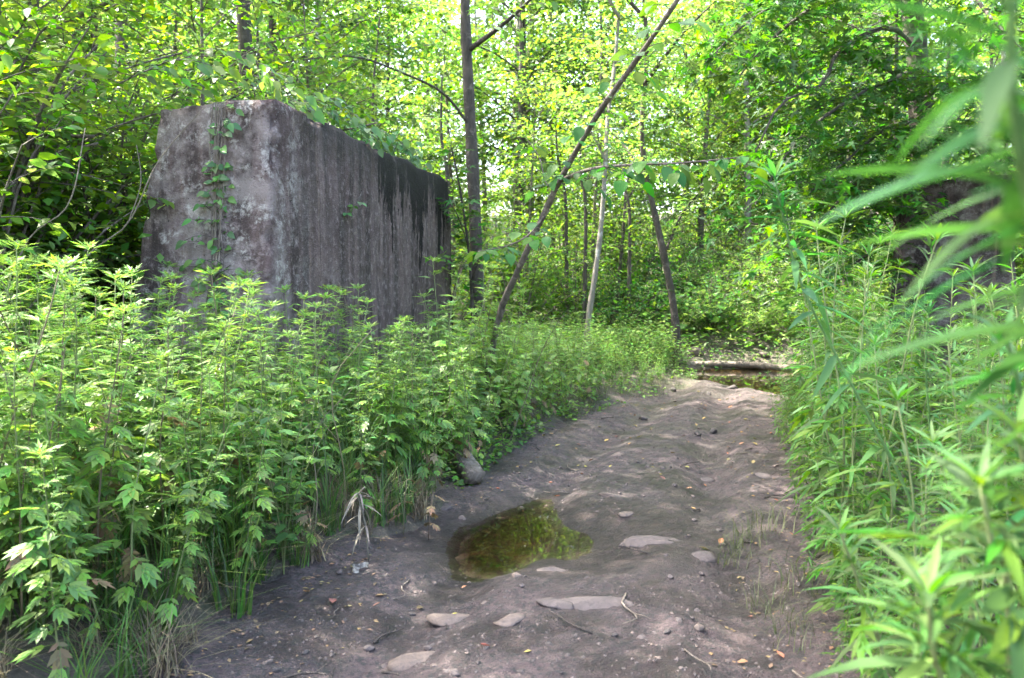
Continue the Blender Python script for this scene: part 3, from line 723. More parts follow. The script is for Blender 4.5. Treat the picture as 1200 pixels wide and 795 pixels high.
# thin dark saplings in the understorey
for k, (px, d, topx, topy, nm) in enumerate(((684, 15.5, 682, 150, 'behind the pale leaning trunk'), (736, 16.5, 733, 170, 'between the pale trunk and the crooked tree'), (664, 17, 652, 120, 'left of the pale leaning trunk'), (720, 17.5, 745, 180, 'tilting right beyond the pale trunk'),
        (525, 13, 518, 90, 'behind the top of the block'), (430, 14, 445, 20, 'behind the middle of the block'), (207, 9.5, 208, -30, 'behind the left end of the block'), (150, 10.5, 170, -20, 'in the shrubs left of the block'))):
    o, pa, rg = hero('dark_sapling', 'thin dark sapling stem ' + nm, [gp(px, d), at((px * 2 + topx) / 3 + 3, (300 * 2 + topy) / 3, d), at((px + topx * 2) / 3 - 3, (300 + topy * 2) / 3, d), at(topx, topy, d)], .045, .012, 'bark_dark',
        [([at((px + topx) / 2, (300 + topy) / 2, d), at((px + topx) / 2 + 25, (300 + topy) / 2 - 40, d - .3)], .012, .004), ([at(topx, topy + 20, d), at(topx - 30, topy - 20, d)], .012, .004)], seed=40 + k, group='thin dark saplings in the understorey')
    joined_crown(o, pa, rg, OV, M['oval'], M['bark_dark'], .55, .28, .09, .10, .45)
# left trees: rough dark trunk, plus the tall shade trees behind the block
o, pa, rg = hero('old_tree', 'thick dark trunk at the left edge among bright shrubs', [gp(22, 9), at(26, 250, 9), at(30, 120, 9), at(36, 0, 9), at(30, -160, 9), at(10, -320, 9)], .11, .06, 'bark',
    [([at(33, 60, 9), at(90, 20, 8.4), at(160, -10, 7.8)], .05, .01), ([at(32, -60, 9), at(-60, -130, 8), at(-160, -160, 7)], .06, .01), ([at(30, -120, 9), at(120, -220, 8.6), at(220, -280, 8)], .06, .01)], seed=30)
joined_crown(o, pa[1:], rg, OV, M['oval'], M['bark'], .9, .2, .09, .12, .2)

def region(x, y):
    px = 600 + x / max(y, .1) * FPX
    for e, t in ((0, 'off to the left'), (90, 'at the left edge'), (200, 'left of the block'), (330, 'over the block end'), (430, 'behind the block'), (520, 'behind the far block end'), (600, 'past the tall trunk'),
                 (690, 'past the leaning sapling'), (760, 'past the pale trunk'), (830, 'by the crooked tree'), (930, 'above the stream'), (1060, 'left of the right block'), (1200, 'at the right edge')):
        if px < e: return t
    return 'off to the right'
def tree_label(p): return ['leafy grey barked tree', 'tall dark barked tree with high crown', 'small bushy light green tree', 'pale barked tree with fine foliage', 'broad leaved maple with spreading crown', 'small airy understorey tree', 'small understorey maple', 'tall bare stemmed tree with high crown'][p]
# tall trees added to shade the track (crowns unseen above the frame)
for k, (x, y, p, sc, w) in enumerate(((-3.3, 2.9, 7, .9, 'added for shade left of the viewer'), (-4.5, 6.4, 7, 1.0, 'added for shade left of the block end'), (-3.4, 9.7, 7, 1.0, 'close behind the block'), (-6.0, 13.0, 7, 1.1, 'in the shrubs far left'),
        (7.6, 8.8, 4, .95, 'right of the right block'), (-5.0, 16.4, 4, .9, 'well beyond the far end of the block'))):
    place_woody(TP[p], 'tree', 'shade_tree', tree_label(p) + ', ' + w, 'tree', 'tall trees shading the track', x, y, rnd.uniform(0, 6), sc)
# small trees under the canopy
for k, (x, y, p, sc, w) in enumerate(((-4.1, 6.6, 5, 1.0, 'added for shade left of the block end'), (-6.6, 7.4, 5, 1.1, 'among the left shrubs'), (-3.3, 8.6, 5, 1.0, 'close behind the block'), (-4.8, 8.2, 5, 1.2, 'a little way behind the block'),
        (-2.6, 10.6, 5, 1.0, 'behind the far half of the block'), (-6.4, 8.4, 5, 1.2, 'deep in the left shrubs'), (-3.6, 11.8, 6, 1.0, 'well behind the block'), (.4, 17.2, 5, 1.0, 'behind the herb patch'),
        (5.2, 10.8, 6, 1.1, 'left of the right block'), (6.2, 11.6, 6, 1.1, 'behind the right block'), (6.9, 8.8, 6, .62, 'over the right end of the block'), (6.6, 7.2, 6, 1.0, 'right of the right block'), (7.6, 10.2, 6, 1.2, 'far right behind the block'), (6.6, 15.8, 6, 1.1, 'right of the stream'), (8.4, 14, 6, 1.2, 'far right by the stream'), (2.0, 19, 5, 1.2, 'behind the crooked tree'))):
    place_woody(TP[p], 'tree', 'understorey_tree', tree_label(p) + ' ' + w, 'tree', 'small trees under the canopy', x, y, rnd.uniform(0, 6), sc)
# woodland behind
n = 0
pos = []
tries = 0
while len(pos) < 92 and tries < 4000:
    tries += 1
    y = rnd.uniform(16.5, 44); x = rnd.uniform(-.78 * y - 2, .78 * y + 2)
    if any((x - a_) ** 2 + (y - b_) ** 2 < (1.5 + y * .028) ** 2 for a_, b_ in pos): continue
    if -2 < x < 9 and y < 22: continue
    pos.append((x, y))
pos += [(4.2, 24), (6.5, 23), (8.8, 24.5), (5.5, 26.5), (7.9, 27.5), (10.6, 26), (3.2, 27.5), (10.2, 22.6), (6.2, 30), (9.5, 31), (1.5, 25), (12, 29)]
pos = [q for q in pos if not (q[1] > 25 and 500 < 600 + q[0] / q[1] * FPX < 830 and (q[0] * 7.3) % 1 < .6)]
pos.sort(key=lambda p: p[1])
for k, (x, y) in enumerate(pos):
    p = rnd.choice((0, 1, 2, 2, 2, 3, 3, 5))
    px = 600 + x / y * FPX
    deep = 'in the near wood' if y < 24 else ('farther back' if y < 32 else 'deep in the wood')
    place_woody(TP[p], 'tree', 'woodland_tree', '%s %s, %s' % (tree_label(p), deep, region(x, y)), 'tree', 'woodland trees behind the track', x, y, rnd.uniform(0, 6), rnd.uniform(.8, 1.15))
# shrubs
SL = ['mid-sized bright green shrub', 'tall arching bright green shrub', 'low dark green bush', 'fine leaved pale green bush']
def shrub(p, x, y, where, sc=1., grp='shrubs under the trees'):
    return place_woody(SP[p], 'shrub', 'shrub', SL[p] + ' ' + where + ', ' + region(x, y), 'shrub', grp, x, y, rnd.uniform(0, 6), sc)
for x, y, p, sc in ((-3.95, 5.7, 1, .95), (-4.3, 6.3, 1, 1.05), (-4.2, 5.3, 0, 1.3), (-3.7, 7.2, 1, 1.0), (-4.6, 6.6, 1, 1.2), (-3.7, 5.0, 0, .9), (-4.2, 6.0, 1, 1.1), (-3.7, 7.6, 1, 1.05), (-5.4, 7.4, 1, 1.2), (-3.4, 9.6, 1, 1.1), (-5.6, 5.4, 0, 1.2), (-4.6, 8.8, 0, 1.3), (-3.0, 11.4, 1, 1.0), (-2.0, 12.2, 1, 1.05), (-6.6, 9.6, 1, 1.2), (-5.0, 11, 1, 1.2), (-1.2, 13.4, 0, 1.1), (-3.9, 4.6, 0, .9)):
    shrub(p, x, y, ('close by' if y < 7 else ('a little way back' if y < 10 else 'farther back')), sc, 'shrubs behind the left block')
for x, y, p, sc in ((.2, 15.6, 1, .8), (1.3, 16.4, 0, .9), (2.2, 15.8, 2, 1.1), (-.4, 17.5, 1, .9), (1.0, 18.5, 2, 1.2), (2.4, 18, 1, .8), (3.0, 17.2, 2, 1.0)):
    shrub(p, x, y, 'behind the herb patch', sc, 'shrubs behind the herb patch')
for x, y, p, sc in ((4.1, 16.4, 2, .9), (5.0, 16.0, 3, .6), (5.8, 16.0, 3, .7), (3.6, 16.2, 3, .5), (4.6, 17.6, 3, 1.), (6.6, 16.3, 3, .8), (5.6, 18, 3, 1.1), (3.8, 18.6, 2, 1.2), (7.6, 17, 0, 1.), (6.8, 19, 3, 1.2), (4.8, 20, 3, 1.2), (3.4, 21, 0, 1.2), (6, 22, 3, 1.3), (8.6, 20, 0, 1.2)):
    shrub(p, x, y, 'on the far stream bank', sc, 'bushes on the far bank')
for x, y, p, sc in ((5.2, 10.4, 0, 1.), (6.8, 10.2, 0, 1.), (4.75, 10.2, 2, .9), (6.5, 8.6, 2, 1.1), (5.0, 11.9, 2, .9), (6.4, 12.2, 2, 1.), (7.6, 12.6, 0, 1.1), (5.4, 6.0, 0, .9)):
    shrub(p, x, y, ('before' if y < 9 else 'beside' if y < 11.5 else 'beyond') + ' the right block', sc, 'bushes around the right block')
for k in range(44):
    y = rnd.uniform(18, 34); x = rnd.uniform(-.7 * y, .7 * y)
    shrub(rnd.choice((0, 1, 3)), x, y, ('under the trees' if y < 24 else 'deep in the wood'), rnd.uniform(.9, 1.5), 'shrubs deep in the wood')
# far wood as one mass
rs = np.random.RandomState(3); n = 100000
fy = rs.uniform(44, 62, n); fx = rs.uniform(-1, 1, n) * fy * .85; fz = rs.uniform(0, 1, n) ** .95 * 27
keep = (fbm(fx, fz, .25, 3, 30) + .5 - fz * .012 + .22 > .25)
fx, fy, fz = fx[keep], fy[keep], fz[keep]
Pw = np.stack([fx, fy, fz + 3.0], -1); n = len(Pw)
LV, LF = leaves_arrays(DI, Pw, rs.normal(0, 1, (n, 3)) * [1, 1, .5], np.array([0, 0, 1]) + rs.normal(0, .5, (n, 3)), rs.uniform(.3, .6, n))
obj('distant_wood', np_mesh('distant_wood', LV, LF, [M['far']]), kind='stuff', label='pale sunlit mass of distant woodland leaves', cat='woodland')

# ------------------------------------------------------------------ mugwort
def mesh_list(tmpls, mat, nm): return [np_mesh(nm, v, f, [mat], True) for v, f in tmpls]
RLOW = [MUGN[0], t_oval(.15, .4, .2, 4), t_lobes([(.3, .36, 36, .11), (.5, .34, 28, .10)], droop=.4)]; RHIGH = [t_oval(.13, .3, .2, 3), MUGN[1]]
KINDS = {'left': dict(low=mesh_list(MUGL, M['mug'], 'mugwort_leaf'), high=mesh_list(MUGN, M['mug'], 'mugwort_upper_leaf'), tl=MUGL, th=MUGN, mat=M['mug'], stem=M['stem']),
         'right': dict(low=mesh_list(RLOW, M['mug_r'], 'weed_leaf'), high=mesh_list(RHIGH, M['mug_r'], 'weed_upper_leaf'), tl=RLOW, th=RHIGH, mat=M['mug_r'], stem=M['stem']),
         'long': dict(low=mesh_list(LONG, M['long'], 'long_leaf'), high=mesh_list(LONG, M['long'], 'long_upper_leaf'), tl=LONG, th=LONG, mat=M['long'], stem=M['greenstem'])}
WITHER = mesh_list(MUGL, M['dryleaf'], 'withered_leaf')
def mug_spec(seed, kind, h, n, ll, bare=.22, lean=.12, path=None, top=1.):
    rng = random.Random(seed); K = KINDS[kind]; a0 = rng.uniform(0, 6)
    if path is None:
        P = np.array([(lean * h * t ** 1.7 * math.cos(a0) + .012 * math.sin(9 * t), lean * h * t ** 1.7 * math.sin(a0) + .012 * math.cos(7 * t), t * h) for t in np.linspace(-.03, 1, 11)])
    else: P = smooth_path(path, 14)
    mb = MB(); mb.tube(P, np.linspace(.0062, .0022, len(P)) * (.75 + .25 * h), 5)
    L = []; T = np.linspace(0, 1, len(P))
    pt = lambda t: np.array([np.interp(t, T, P[:, k]) for k in range(3)])
    for k in range(n):
        t = bare + (1 - bare) * ((k + .5) / n) ** .92
        u = (t - bare) / (1 - bare); a = k * 2.39996 + rng.uniform(-.3, .3)
        size = ll * (.72 + .45 * math.sin(math.pi * min(1, u * .85 + .2))) * (1 - .28 * u ** 3) * rng.uniform(.8, 1.18)
        el = -.25 + .45 * u + .65 * u ** 4 + rng.uniform(-.22, .22)
        d = np.array([math.cos(a) * math.cos(el), math.sin(a) * math.cos(el), math.sin(el)])
        nn = np.array([-math.cos(a) * math.sin(el) + rng.uniform(-.25, .25), -math.sin(a) * math.sin(el) + rng.uniform(-.25, .25), math.cos(el) + .1])
        hi = u > .62
        L.append((hi, rng.randrange(2) if hi else rng.randrange(3), pt(t), d, nn, size))
    # axillary shoots + rosette at the tip, one mesh
    tv = []; tf = []; m = 0; tp, dp, np_, sz = [], [], [], []
    for k in range(9):
        a = k * 2.4; el = 1.25 - .10 * k
        tp.append(pt(1.)); dp.append((math.cos(a) * math.cos(el), math.sin(a) * math.cos(el), math.sin(el))); np_.append((-math.cos(a) * math.sin(el), -math.sin(a) * math.sin(el), math.cos(el) + .05)); sz.append(ll * (.36 + .055 * k) * top)
    for k in range(14):
        t = rng.uniform(bare + .25 * (1 - bare), .97); a = rng.uniform(0, 6.3)
        for q in range(3):
            aa = a + (q - 1) * .8; el = rng.uniform(.2, .9)
            tp.append(pt(t) + np.array([math.cos(a), math.sin(a), .5]) * .02); dp.append((math.cos(aa) * math.cos(el), math.sin(aa) * math.cos(el), math.sin(el))); np_.append((-math.cos(aa) * math.sin(el), -math.sin(aa) * math.sin(el), math.cos(el))); sz.append(ll * rng.uniform(.3, .5))
    LV, LF = leaves_arrays(K['th'][0], np.array(tp), np.array(dp), np.array(np_), np.array(sz))
    tip = np_mesh('leafy_shoot', LV, LF, [K['mat']], True)
    stem = mb.mesh('stem', K['stem'] if kind != 'left' or seed % 3 else M['redstem'])
    # joined foliage for plants that show small
    VV = [LV]; FF = [LF]; nv = len(LV)
    for hi, idx, p, d, nn, s in L:
        v, f = leaves_arrays((K['th'] if hi else K['tl'])[idx], np.array([p]), np.array([d]), np.array([nn]), np.array([s])); VV.append(v); FF.append(f + nv); nv += len(v)
    fol = (np.concatenate(VV), np.concatenate(FF))
    return dict(stem=stem, L=L, tip=tip, K=K, fol=fol, folme=None, sa=mb.arrays())
def mug_place(sp, name, label, group, x, y, rz, sc, full=True, cat='plant', tilt=(0, 0), z=None):
    o = thing(name, label, cat, (x, y, (surf(x, y) if z is None else z) - .01), rz, group); o.scale = (sc,) * 3; o.rotation_euler = (tilt[0], tilt[1], rz)
    obj('stem', sp['stem'], o)
    if full:
        for q, (hi, idx, p, d, nn, s) in enumerate(sp['L']):
            if rm.random() < .04: continue
            dry = not hi and sp['K'] is KINDS['left'] and rm.random() < (.16 if q < 8 else .02)
            put_leaf('leaf', (WITHER if dry else sp['K']['high'] if hi else sp['K']['low'])[idx], o, p, d + (np.array([0, 0, -.6]) if dry else 0) + np.array([rm.gauss(0, .14) for _ in range(3)]), nn + np.array([rm.gauss(0, .15) for _ in range(3)]), s * rm.uniform(.75, 1.2))
        obj('leafy_shoot', sp['tip'], o, kind='stuff')
    else:
        if sp['folme'] is None: sp['folme'] = np_mesh('foliage', *sp['fol'], [sp['K']['mat']], True)
        obj('foliage', sp['folme'], o)
    return o
SL_ = [mug_spec(100 + k, 'left', 1.38 + .05 * (k % 4), 32, .168, .18 + .03 * (k % 3)) for k in range(8)]
SR_ = [mug_spec(200 + k, 'right', 1.4 + .06 * (k % 4), 42, .185, .06) for k in range(6)]
rm = random.Random(4242)
def scatter(n, y0, y1, xf, mind, seed, ok=lambda x, y: True, ypow=1.):
    r = random.Random(seed); out = []; t = 0
    while len(out) < n and t < n * 60:
        t += 1; y = y0 + (y1 - y0) * r.random() ** ypow; a_, b_ = xf(y); x = r.uniform(a_, b_)
        if not ok(x, y) or any((x - p) ** 2 + (y - q) ** 2 < mind ** 2 for p, q in out): continue
        out.append((x, y))
    return out
left_pts = scatter(190, 2.45, 9.6, lambda y: (max(-.74 * y - .25, TL(y) - 3.2), TL(y) - .06), .13, 1, lambda x, y: not inblock(x, y, .06), 1.25)
def reg2(px):
    for e, t in ((70, 'at the left edge'), (150, 'near the left edge'), (230, 'added for shade left of the block end'), (300, 'before the block end'), (370, 'before the block corner'), (450, 'before the long block face'), (520, 'before the far block end'), (2000, 'past the far block end')):
        if px < e: return t
def lname(x, y, h):
    o = float(TL(y) - x); px = 600 + x / y * FPX
    return '%s mugwort plant %s, %s' % ('shorter' if h < .85 else ('tall' if h > 1.0 else 'mid-height'), 'on the track edge' if o < .35 else ('inside the patch' if o < 1.1 else 'at the back of the patch'), reg2(px))
for k, (x, y) in enumerate(left_pts):
    o = float(TL(y) - x); hh = .60 + .33 * min(1, o / .9) + rm.uniform(-.12, .12)
    pxx = 600 + x / y * FPX; py = 372 + 60 * rm.random() ** 2 if pxx > 440 else (312 + 70 * rm.random() ** 1.5 if pxx > 280 else (268 if pxx < 180 else 292) + 60 * rm.random() ** 1.3)
    hh = min(hh * 1.05, max(.45, (1.5 - (py - 330) / FPX * y - gh(x, y)) / 1.50))
    mug_place(SL_[k % 8], 'mugwort_plant', lname(x, y, hh), 'mugwort plants left of the track', x, y, rm.uniform(0, 6.3), hh, True, 'plant', (rm.uniform(-.2, .2), rm.uniform(-.08, .26)))
for k, (px, dd, hh) in enumerate(((535, 7.2, .9), (548, 6.7, .8), (556, 7.4, .95), (566, 6.9, .82), (574, 7.3, .9), (584, 7.0, .8), (590, 7.6, .88), (598, 7.3, .72), (520, 6.8, .92), (528, 6.4, .85), (545, 7.9, 1.0), (562, 8.2, 1.0), (580, 8.2, .95), (604, 7.9, .7), (505, 6.6, .95), (512, 7.2, 1.0))):
    q = gp(px, dd)
    mug_place(SL_[k % 8], 'mugwort_plant', 'mugwort plant by the leaning sapling, ' + ('left of its foot' if px < 560 else 'at its foot' if px < 585 else 'right of its foot'), 'mugwort plants left of the track', q.x, q.y, rm.uniform(0, 6.3), hh, True, 'plant', (rm.uniform(-.15, .15), rm.uniform(-.05, .2)))
right_pts = scatter(104, 1.9, 9.6, lambda y: (TR(y) + .10, min(.72 * y + .3, TR(y) + 1.9)), .15, 2, lambda x, y: not inblock2(x, y) and water_in(x, y) < -.3, 1.15)
for k, (x, y) in enumerate(right_pts):
    o = float(x - TR(y)); hh = .60 + .44 * min(1, o / .8) + rm.uniform(-.1, .14); pxx = 600 + x / y * FPX
    if 1035 < pxx < 1195: hh = min(hh, max(.4, (1.5 - (372 - 330) / FPX * y - gh(x, y)) / 1.55))
    where = 'close to the viewer' if y < 3.2 else ('halfway along the track' if y < 6 else 'far along towards the stream')
    where += ', ' + ('beside the mud' if pxx < 960 else 'left of the right block' if pxx < 1050 else 'before the right block' if pxx < 1190 else 'at the right edge')
    mug_place(SR_[k % 6], 'feathery_weed', '%s fine leaved weed %s' % ('shorter' if hh < .78 else 'mid-height' if hh < .95 else 'tall', where), 'feathery weeds right of the track', x, y, rm.uniform(0, 6.3), hh, True, 'plant', (rm.uniform(-.1, .1), rm.uniform(-.22, .02)))
for k, (px, dd, py) in enumerate(((930, 4.4, 300), (948, 3.8, 285), (962, 4.8, 262), (975, 3.5, 290), (990, 4.2, 272), (1004, 3.2, 268), (1014, 5.4, 300), (940, 5.6, 310), (985, 5.6, 285), (1010, 6.0, 290), (920, 6.2, 330), (955, 6.4, 300))):
    x = max((px - 600) / FPX * dd, float(TR(dd)) + .08); hh = (1.5 - (py - 330) / FPX * dd - gh(x, dd)) / 1.5
    mug_place(SR_[k % 6], 'feathery_weed', 'tall leafy weed standing high at the right track edge, ' + ('nearest' if dd < 3.6 else 'level with the puddle' if dd < 5.2 else 'beyond the puddle'), 'feathery weeds right of the track', x, dd, rm.uniform(0, 6.3), hh, True, 'plant', (rm.uniform(-.08, .08), rm.uniform(-.14, .04)))
edge_pts = scatter(95, 2.2, 10.3, lambda y: (TR(y) - .04, TR(y) + .32), .09, 12, lambda x, y: water_in(x, y) < -.3, 1.1)
for k, (x, y) in enumerate(edge_pts):
    mug_place(SR_[k % 6], 'feathery_weed', 'short young weed overhanging the right mud edge, %s' % ('nearest the viewer' if y < 3.2 else 'level with the puddle' if y < 5.4 else 'midway to the stream' if y < 8 else 'near the stream'), 'short weeds along the right edge', x, y, rm.uniform(0, 6.3), rm.uniform(.26, .52), True, 'plant', (rm.uniform(-.1, .1), rm.uniform(-.35, -.05)))
edge_pts = scatter(40, 5.2, 9.6, lambda y: (TL(y) - .5, TL(y) + .0), .1, 13)
for k, (x, y) in enumerate(edge_pts):
    mug_place(SL_[k % 8], 'mugwort_plant', 'short young mugwort plant at the left mud edge, ' + reg2(600 + x / y * FPX), 'short mugwort plants along the left edge', x, y, rm.uniform(0, 6.3), rm.uniform(.3, .6), True, 'plant', (rm.uniform(-.1, .1), rm.uniform(.0, .3)))
# close, out-of-focus plants at the right edge
def world_plant(name, label, pts, n, ll, seed, kind='long', bare=.1, top=1.):
    base = Vector(pts[0]); loc = [np.array(list(p)) - np.array(list(base)) for p in pts]
    sp = mug_spec(seed, kind, 1.4, n, ll, bare, 0, loc, top)
    return mug_place(sp, name, label, None, base.x, base.y, 0, 1., True, 'plant', z=base.z)
def gpx(px, d): x = (px - 600) / FPX * d; return Vector((x, d, surf(x, d)))
world_plant('tall_weed', 'tall yellow-stemmed weed with long drooping leaves leaning left across the right weeds', [gpx(1120, 2.75), at(1072, 600, 2.7), at(1018, 485, 2.65), at(945, 345, 2.6), at(920, 260, 2.55), at(908, 205, 2.5)], 44, .19, 301, bare=.38)
world_plant('tall_weed', 'blurred long leaved weed close to the viewer, rising past the upper right corner', [gpx(1400, .95), at(1320, 640, .76), at(1245, 360, .60), at(1202, 190, .53), at(1186, 60, .50), at(1190, -70, .48)], 40, .135, 302, bare=.3)
world_plant('tall_weed', 'blurred long leaved weed sweeping in from beyond the right edge', [gpx(1480, .9), at(1400, 640, .74), at(1320, 400, .64), at(1272, 270, .60), at(1258, 190, .58), at(1255, 120, .57)], 34, .16, 312, bare=.3)
world_plant('tall_weed', 'blurred weed close to the viewer in the lower right corner', [gpx(1240, 1.05), at(1185, 760, 1.0), at(1165, 640, .98), at(1150, 560, .96)], 22, .15, 303, 'right', bare=.2)
world_plant('tall_weed', 'pale-tipped young weed standing low in the right weeds near the viewer', [gpx(1165, 1.6), at(1140, 740, 1.5), at(1130, 660, 1.45), at(1128, 600, 1.4)], 20, .09, 304, 'right', bare=.2)
world_plant('tall_weed', 'upright long leaved weed in front of the right concrete block', [gpx(1100, 3.2), at(1090, 520, 3.2), at(1085, 430, 3.2), at(1088, 365, 3.15)], 24, .16, 305, bare=.15)
world_plant('tall_weed', 'blurred drooping weed near the viewer at the right edge below the block', [gpx(1260, 1.3), at(1215, 600, 1.25), at(1195, 450, 1.2), at(1180, 390, 1.15)], 28, .14, 306, bare=.2)
world_plant('tall_weed', 'blurred feathery weed filling the bottom right corner', [gpx(1130, .95), at(1105, 900, .95), at(1095, 760, .95), at(1088, 690, .93)], 22, .17, 307, 'right', bare=.15)
world_plant('tall_weed', 'blurred feathery weed at the right edge, mid height', [gpx(1290, 1.15), at(1230, 700, 1.1), at(1205, 560, 1.08), at(1195, 500, 1.05)], 24, .17, 308, 'right', bare=.15)
world_plant('tall_weed', 'soft focus feathery weed leaning over the mud low on the right', [gpx(1060, 1.9), at(1040, 800, 1.85), at(1010, 690, 1.8), at(985, 620, 1.75)], 26, .15, 309, 'right', bare=.15)
# remaining mass of mugwort behind the individual plants
def stuff_plants(name, label, specs, pts, sc, seed, mats):
    r = random.Random(seed); VV = []; FF = []; MI = []; nv = 0
    for k, (x, y) in enumerate(pts):
        sp = specs[k % len(specs)]; s = sc(x, y) * r.uniform(.85, 1.15); a = r.uniform(0, 6.3); c_, s_ = math.cos(a) * s, math.sin(a) * s
        for (v, f), mi in ((sp['fol'], 1), (sp['sa'], 0)):
            v2 = np.stack([v[:, 0] * c_ - v[:, 1] * s_ + x, v[:, 0] * s_ + v[:, 1] * c_ + y, v[:, 2] * s + surf(x, y)], -1)
            VV.append(v2); FF.append(f + nv); MI.append(np.full(len(f), mi)); nv += len(v2)
    obj(name, np_mesh(name, np.concatenate(VV), np.concatenate(FF), mats, True, np.concatenate(MI)), kind='stuff', label=label, cat='undergrowth')
stuff_plants('mugwort_undergrowth', 'dense mugwort undergrowth filling the patch left of the track', SL_, scatter(230, 2.6, 10.2, lambda y: (TL(y) - 3.4, TL(y) - .25), .12, 5, lambda x, y: not inblock(x, y, .04), 1.1), lambda x, y: .72 if y < 6 else .6, 6, [M['stem'], M['mug']])
stuff_plants('weed_undergrowth', 'dense weeds filling the bank right of the track', SR_, scatter(100, 1.6, 11, lambda y: (TR(y) + .3, TR(y) + 2.3), .14, 7, lambda x, y: not inblock2(x, y) and water_in(x, y) < -.3, 1.), lambda x, y: .75, 8, [M['stem'], M['mug_r']])

# ------------------------------------------------------------------ pale herbs between block and stream
def herb_spec(seed, h, n, leaf, mat='herb'):
    rng = random.Random(seed); mb = MB(); P_, D_, N_, S_ = [], [], [], []
    for q in range(5):
        a0 = q * 1.26 + rng.uniform(-.4, .4); ln = rng.uniform(.12, .35) * h; hh = h * rng.uniform(.65, 1.05)
        pts = [(math.cos(a0) * ln * t * t, math.sin(a0) * ln * t * t, hh * t - .02) for t in np.linspace(0, 1, 6)]
        mb.tube(pts, np.linspace(.005, .002, 6), 3, False); P = np.array(pts)
        for k in range(n):
            t = .2 + .8 * (k + .5) / n; a = k * 2.4 + rng.uniform(-.3, .3); el = rng.uniform(-.2, .5)
            b = np.array([np.interp(t, np.linspace(0, 1, 6), P[:, j]) for j in range(3)]); d = np.array([math.cos(a) * math.cos(el), math.sin(a) * math.cos(el), math.sin(el)])
            P_.append(b + d * .02); D_.append(d); N_.append((rng.uniform(-.3, .3), rng.uniform(-.3, .3), 1)); S_.append(leaf * rng.uniform(.6, 1.15))
    LV, LF = leaves_arrays(OV, np.array(P_), np.array(D_), np.array(N_), np.array(S_))
    return mb.mesh('stem', M['stem']), np_mesh('foliage', LV, LF, [M[mat]]), (LV, LF)
HP = [herb_spec(60 + k, .75 + .06 * k, 20, .085) for k in range(4)]
hpts = scatter(230, 7.6, 15.2, lambda y: (max(TL(y) - 3.4, -.3), TL(y) - .12 if y < 12.6 else 2.9), .17, 9, lambda x, y: not inblock(x, y, .1), .8)
for k, (x, y) in enumerate(hpts):
    o = float(TL(y) - x); sc = .28 + .62 * min(1, max(o, .0) / 1.5)
    if y > 12.6: sc = .9
    lab = 'bushy pale green herb %s, %s' % ('low on the track edge' if o < .35 else ('in the bright patch' if y < 12 else 'at the back of the patch'), region(x, y))
    h = thing('leafy_herb', lab, 'plant', (x, y, surf(x, y)), rm.uniform(0, 6), 'pale herbs between block and stream'); h.scale = (sc * rm.uniform(.85, 1.15),) * 3
    obj('stem', HP[k % 4][0], h); obj('foliage', HP[k % 4][1], h)
# ground cover: small leaves close to the soil along both edges and under the weeds
rs = np.random.RandomState(8)
def cover(name, label, pts, leaf, mat, hmax, tm=OV):
    n = len(pts); z = ground_sheet(pts[:, 0], pts[:, 1]) + rs.uniform(.01, 1, n) ** 1.5 * hmax
    LV, LF = leaves_arrays(tm, np.c_[pts, z], rs.normal(0, 1, (n, 3)) * [1, 1, .3], np.array([0, 0, 1.]) + rs.normal(0, .35, (n, 3)), rs.uniform(.5, 1.2, n) * leaf)
    obj(name, np_mesh(name, LV, LF, [mat]), kind='stuff', label=label, cat='ground cover')
def band(n, y0, y1, lo, hi, left=True):
    y = rs.uniform(y0, y1, n); o = lo + (hi - lo) * rs.rand(n) ** 1.6
    x = TL(y) - o if left else TR(y) + o
    k = fbm(x, y, 1.6, 3, 44) > -.12; x, y = x[k], y[k]
    k = np.array([not inblock(a_, b_, .02) and not inblock2(a_, b_) for a_, b_ in zip(x, y)]); return np.stack([x[k], y[k]], -1)
cover('ground_cover', 'low green ground cover along the left edge of the track', np.concatenate([band(2600, 5.6, 9, .0, 1.2), band(5200, 8.5, 15, -.15, 3)]), .06, M['herb'], .16)
cover('ground_cover', 'low green ground cover under the weeds on the right', band(3500, 2, 11.5, .1, 2.2, False), .06, M['darkleaf'], .2)
yy = 15.5 + 32 * rs.rand(32000) ** 1.3; xx = rs.uniform(-.75, .75, 32000) * yy
cover('ground_cover', 'leafy undergrowth on the slope beyond the stream', np.stack([xx, yy], -1), .24, M['far'], .9, O4)
yy = rs.uniform(14.6, 17, 3500); xx = rs.uniform(2.2, 9, 3500); k = water_in(xx, yy) < -.12
cover('ground_cover', 'small bright leaves covering the far bank of the stream', np.stack([xx[k], yy[k]], -1), .085, M['herb'], .35)
yy = rs.uniform(3, 15, 7000); xx = rs.uniform(-9, -1.2, 7000); k = (TL(yy) - xx > 1.2) & np.array([not inblock(a_, b_, .02) for a_, b_ in zip(xx, yy)])
cover('ground_cover', 'leafy undergrowth among the shrubs behind the left block', np.stack([xx[k], yy[k]], -1), .11, M['oval'], .45)

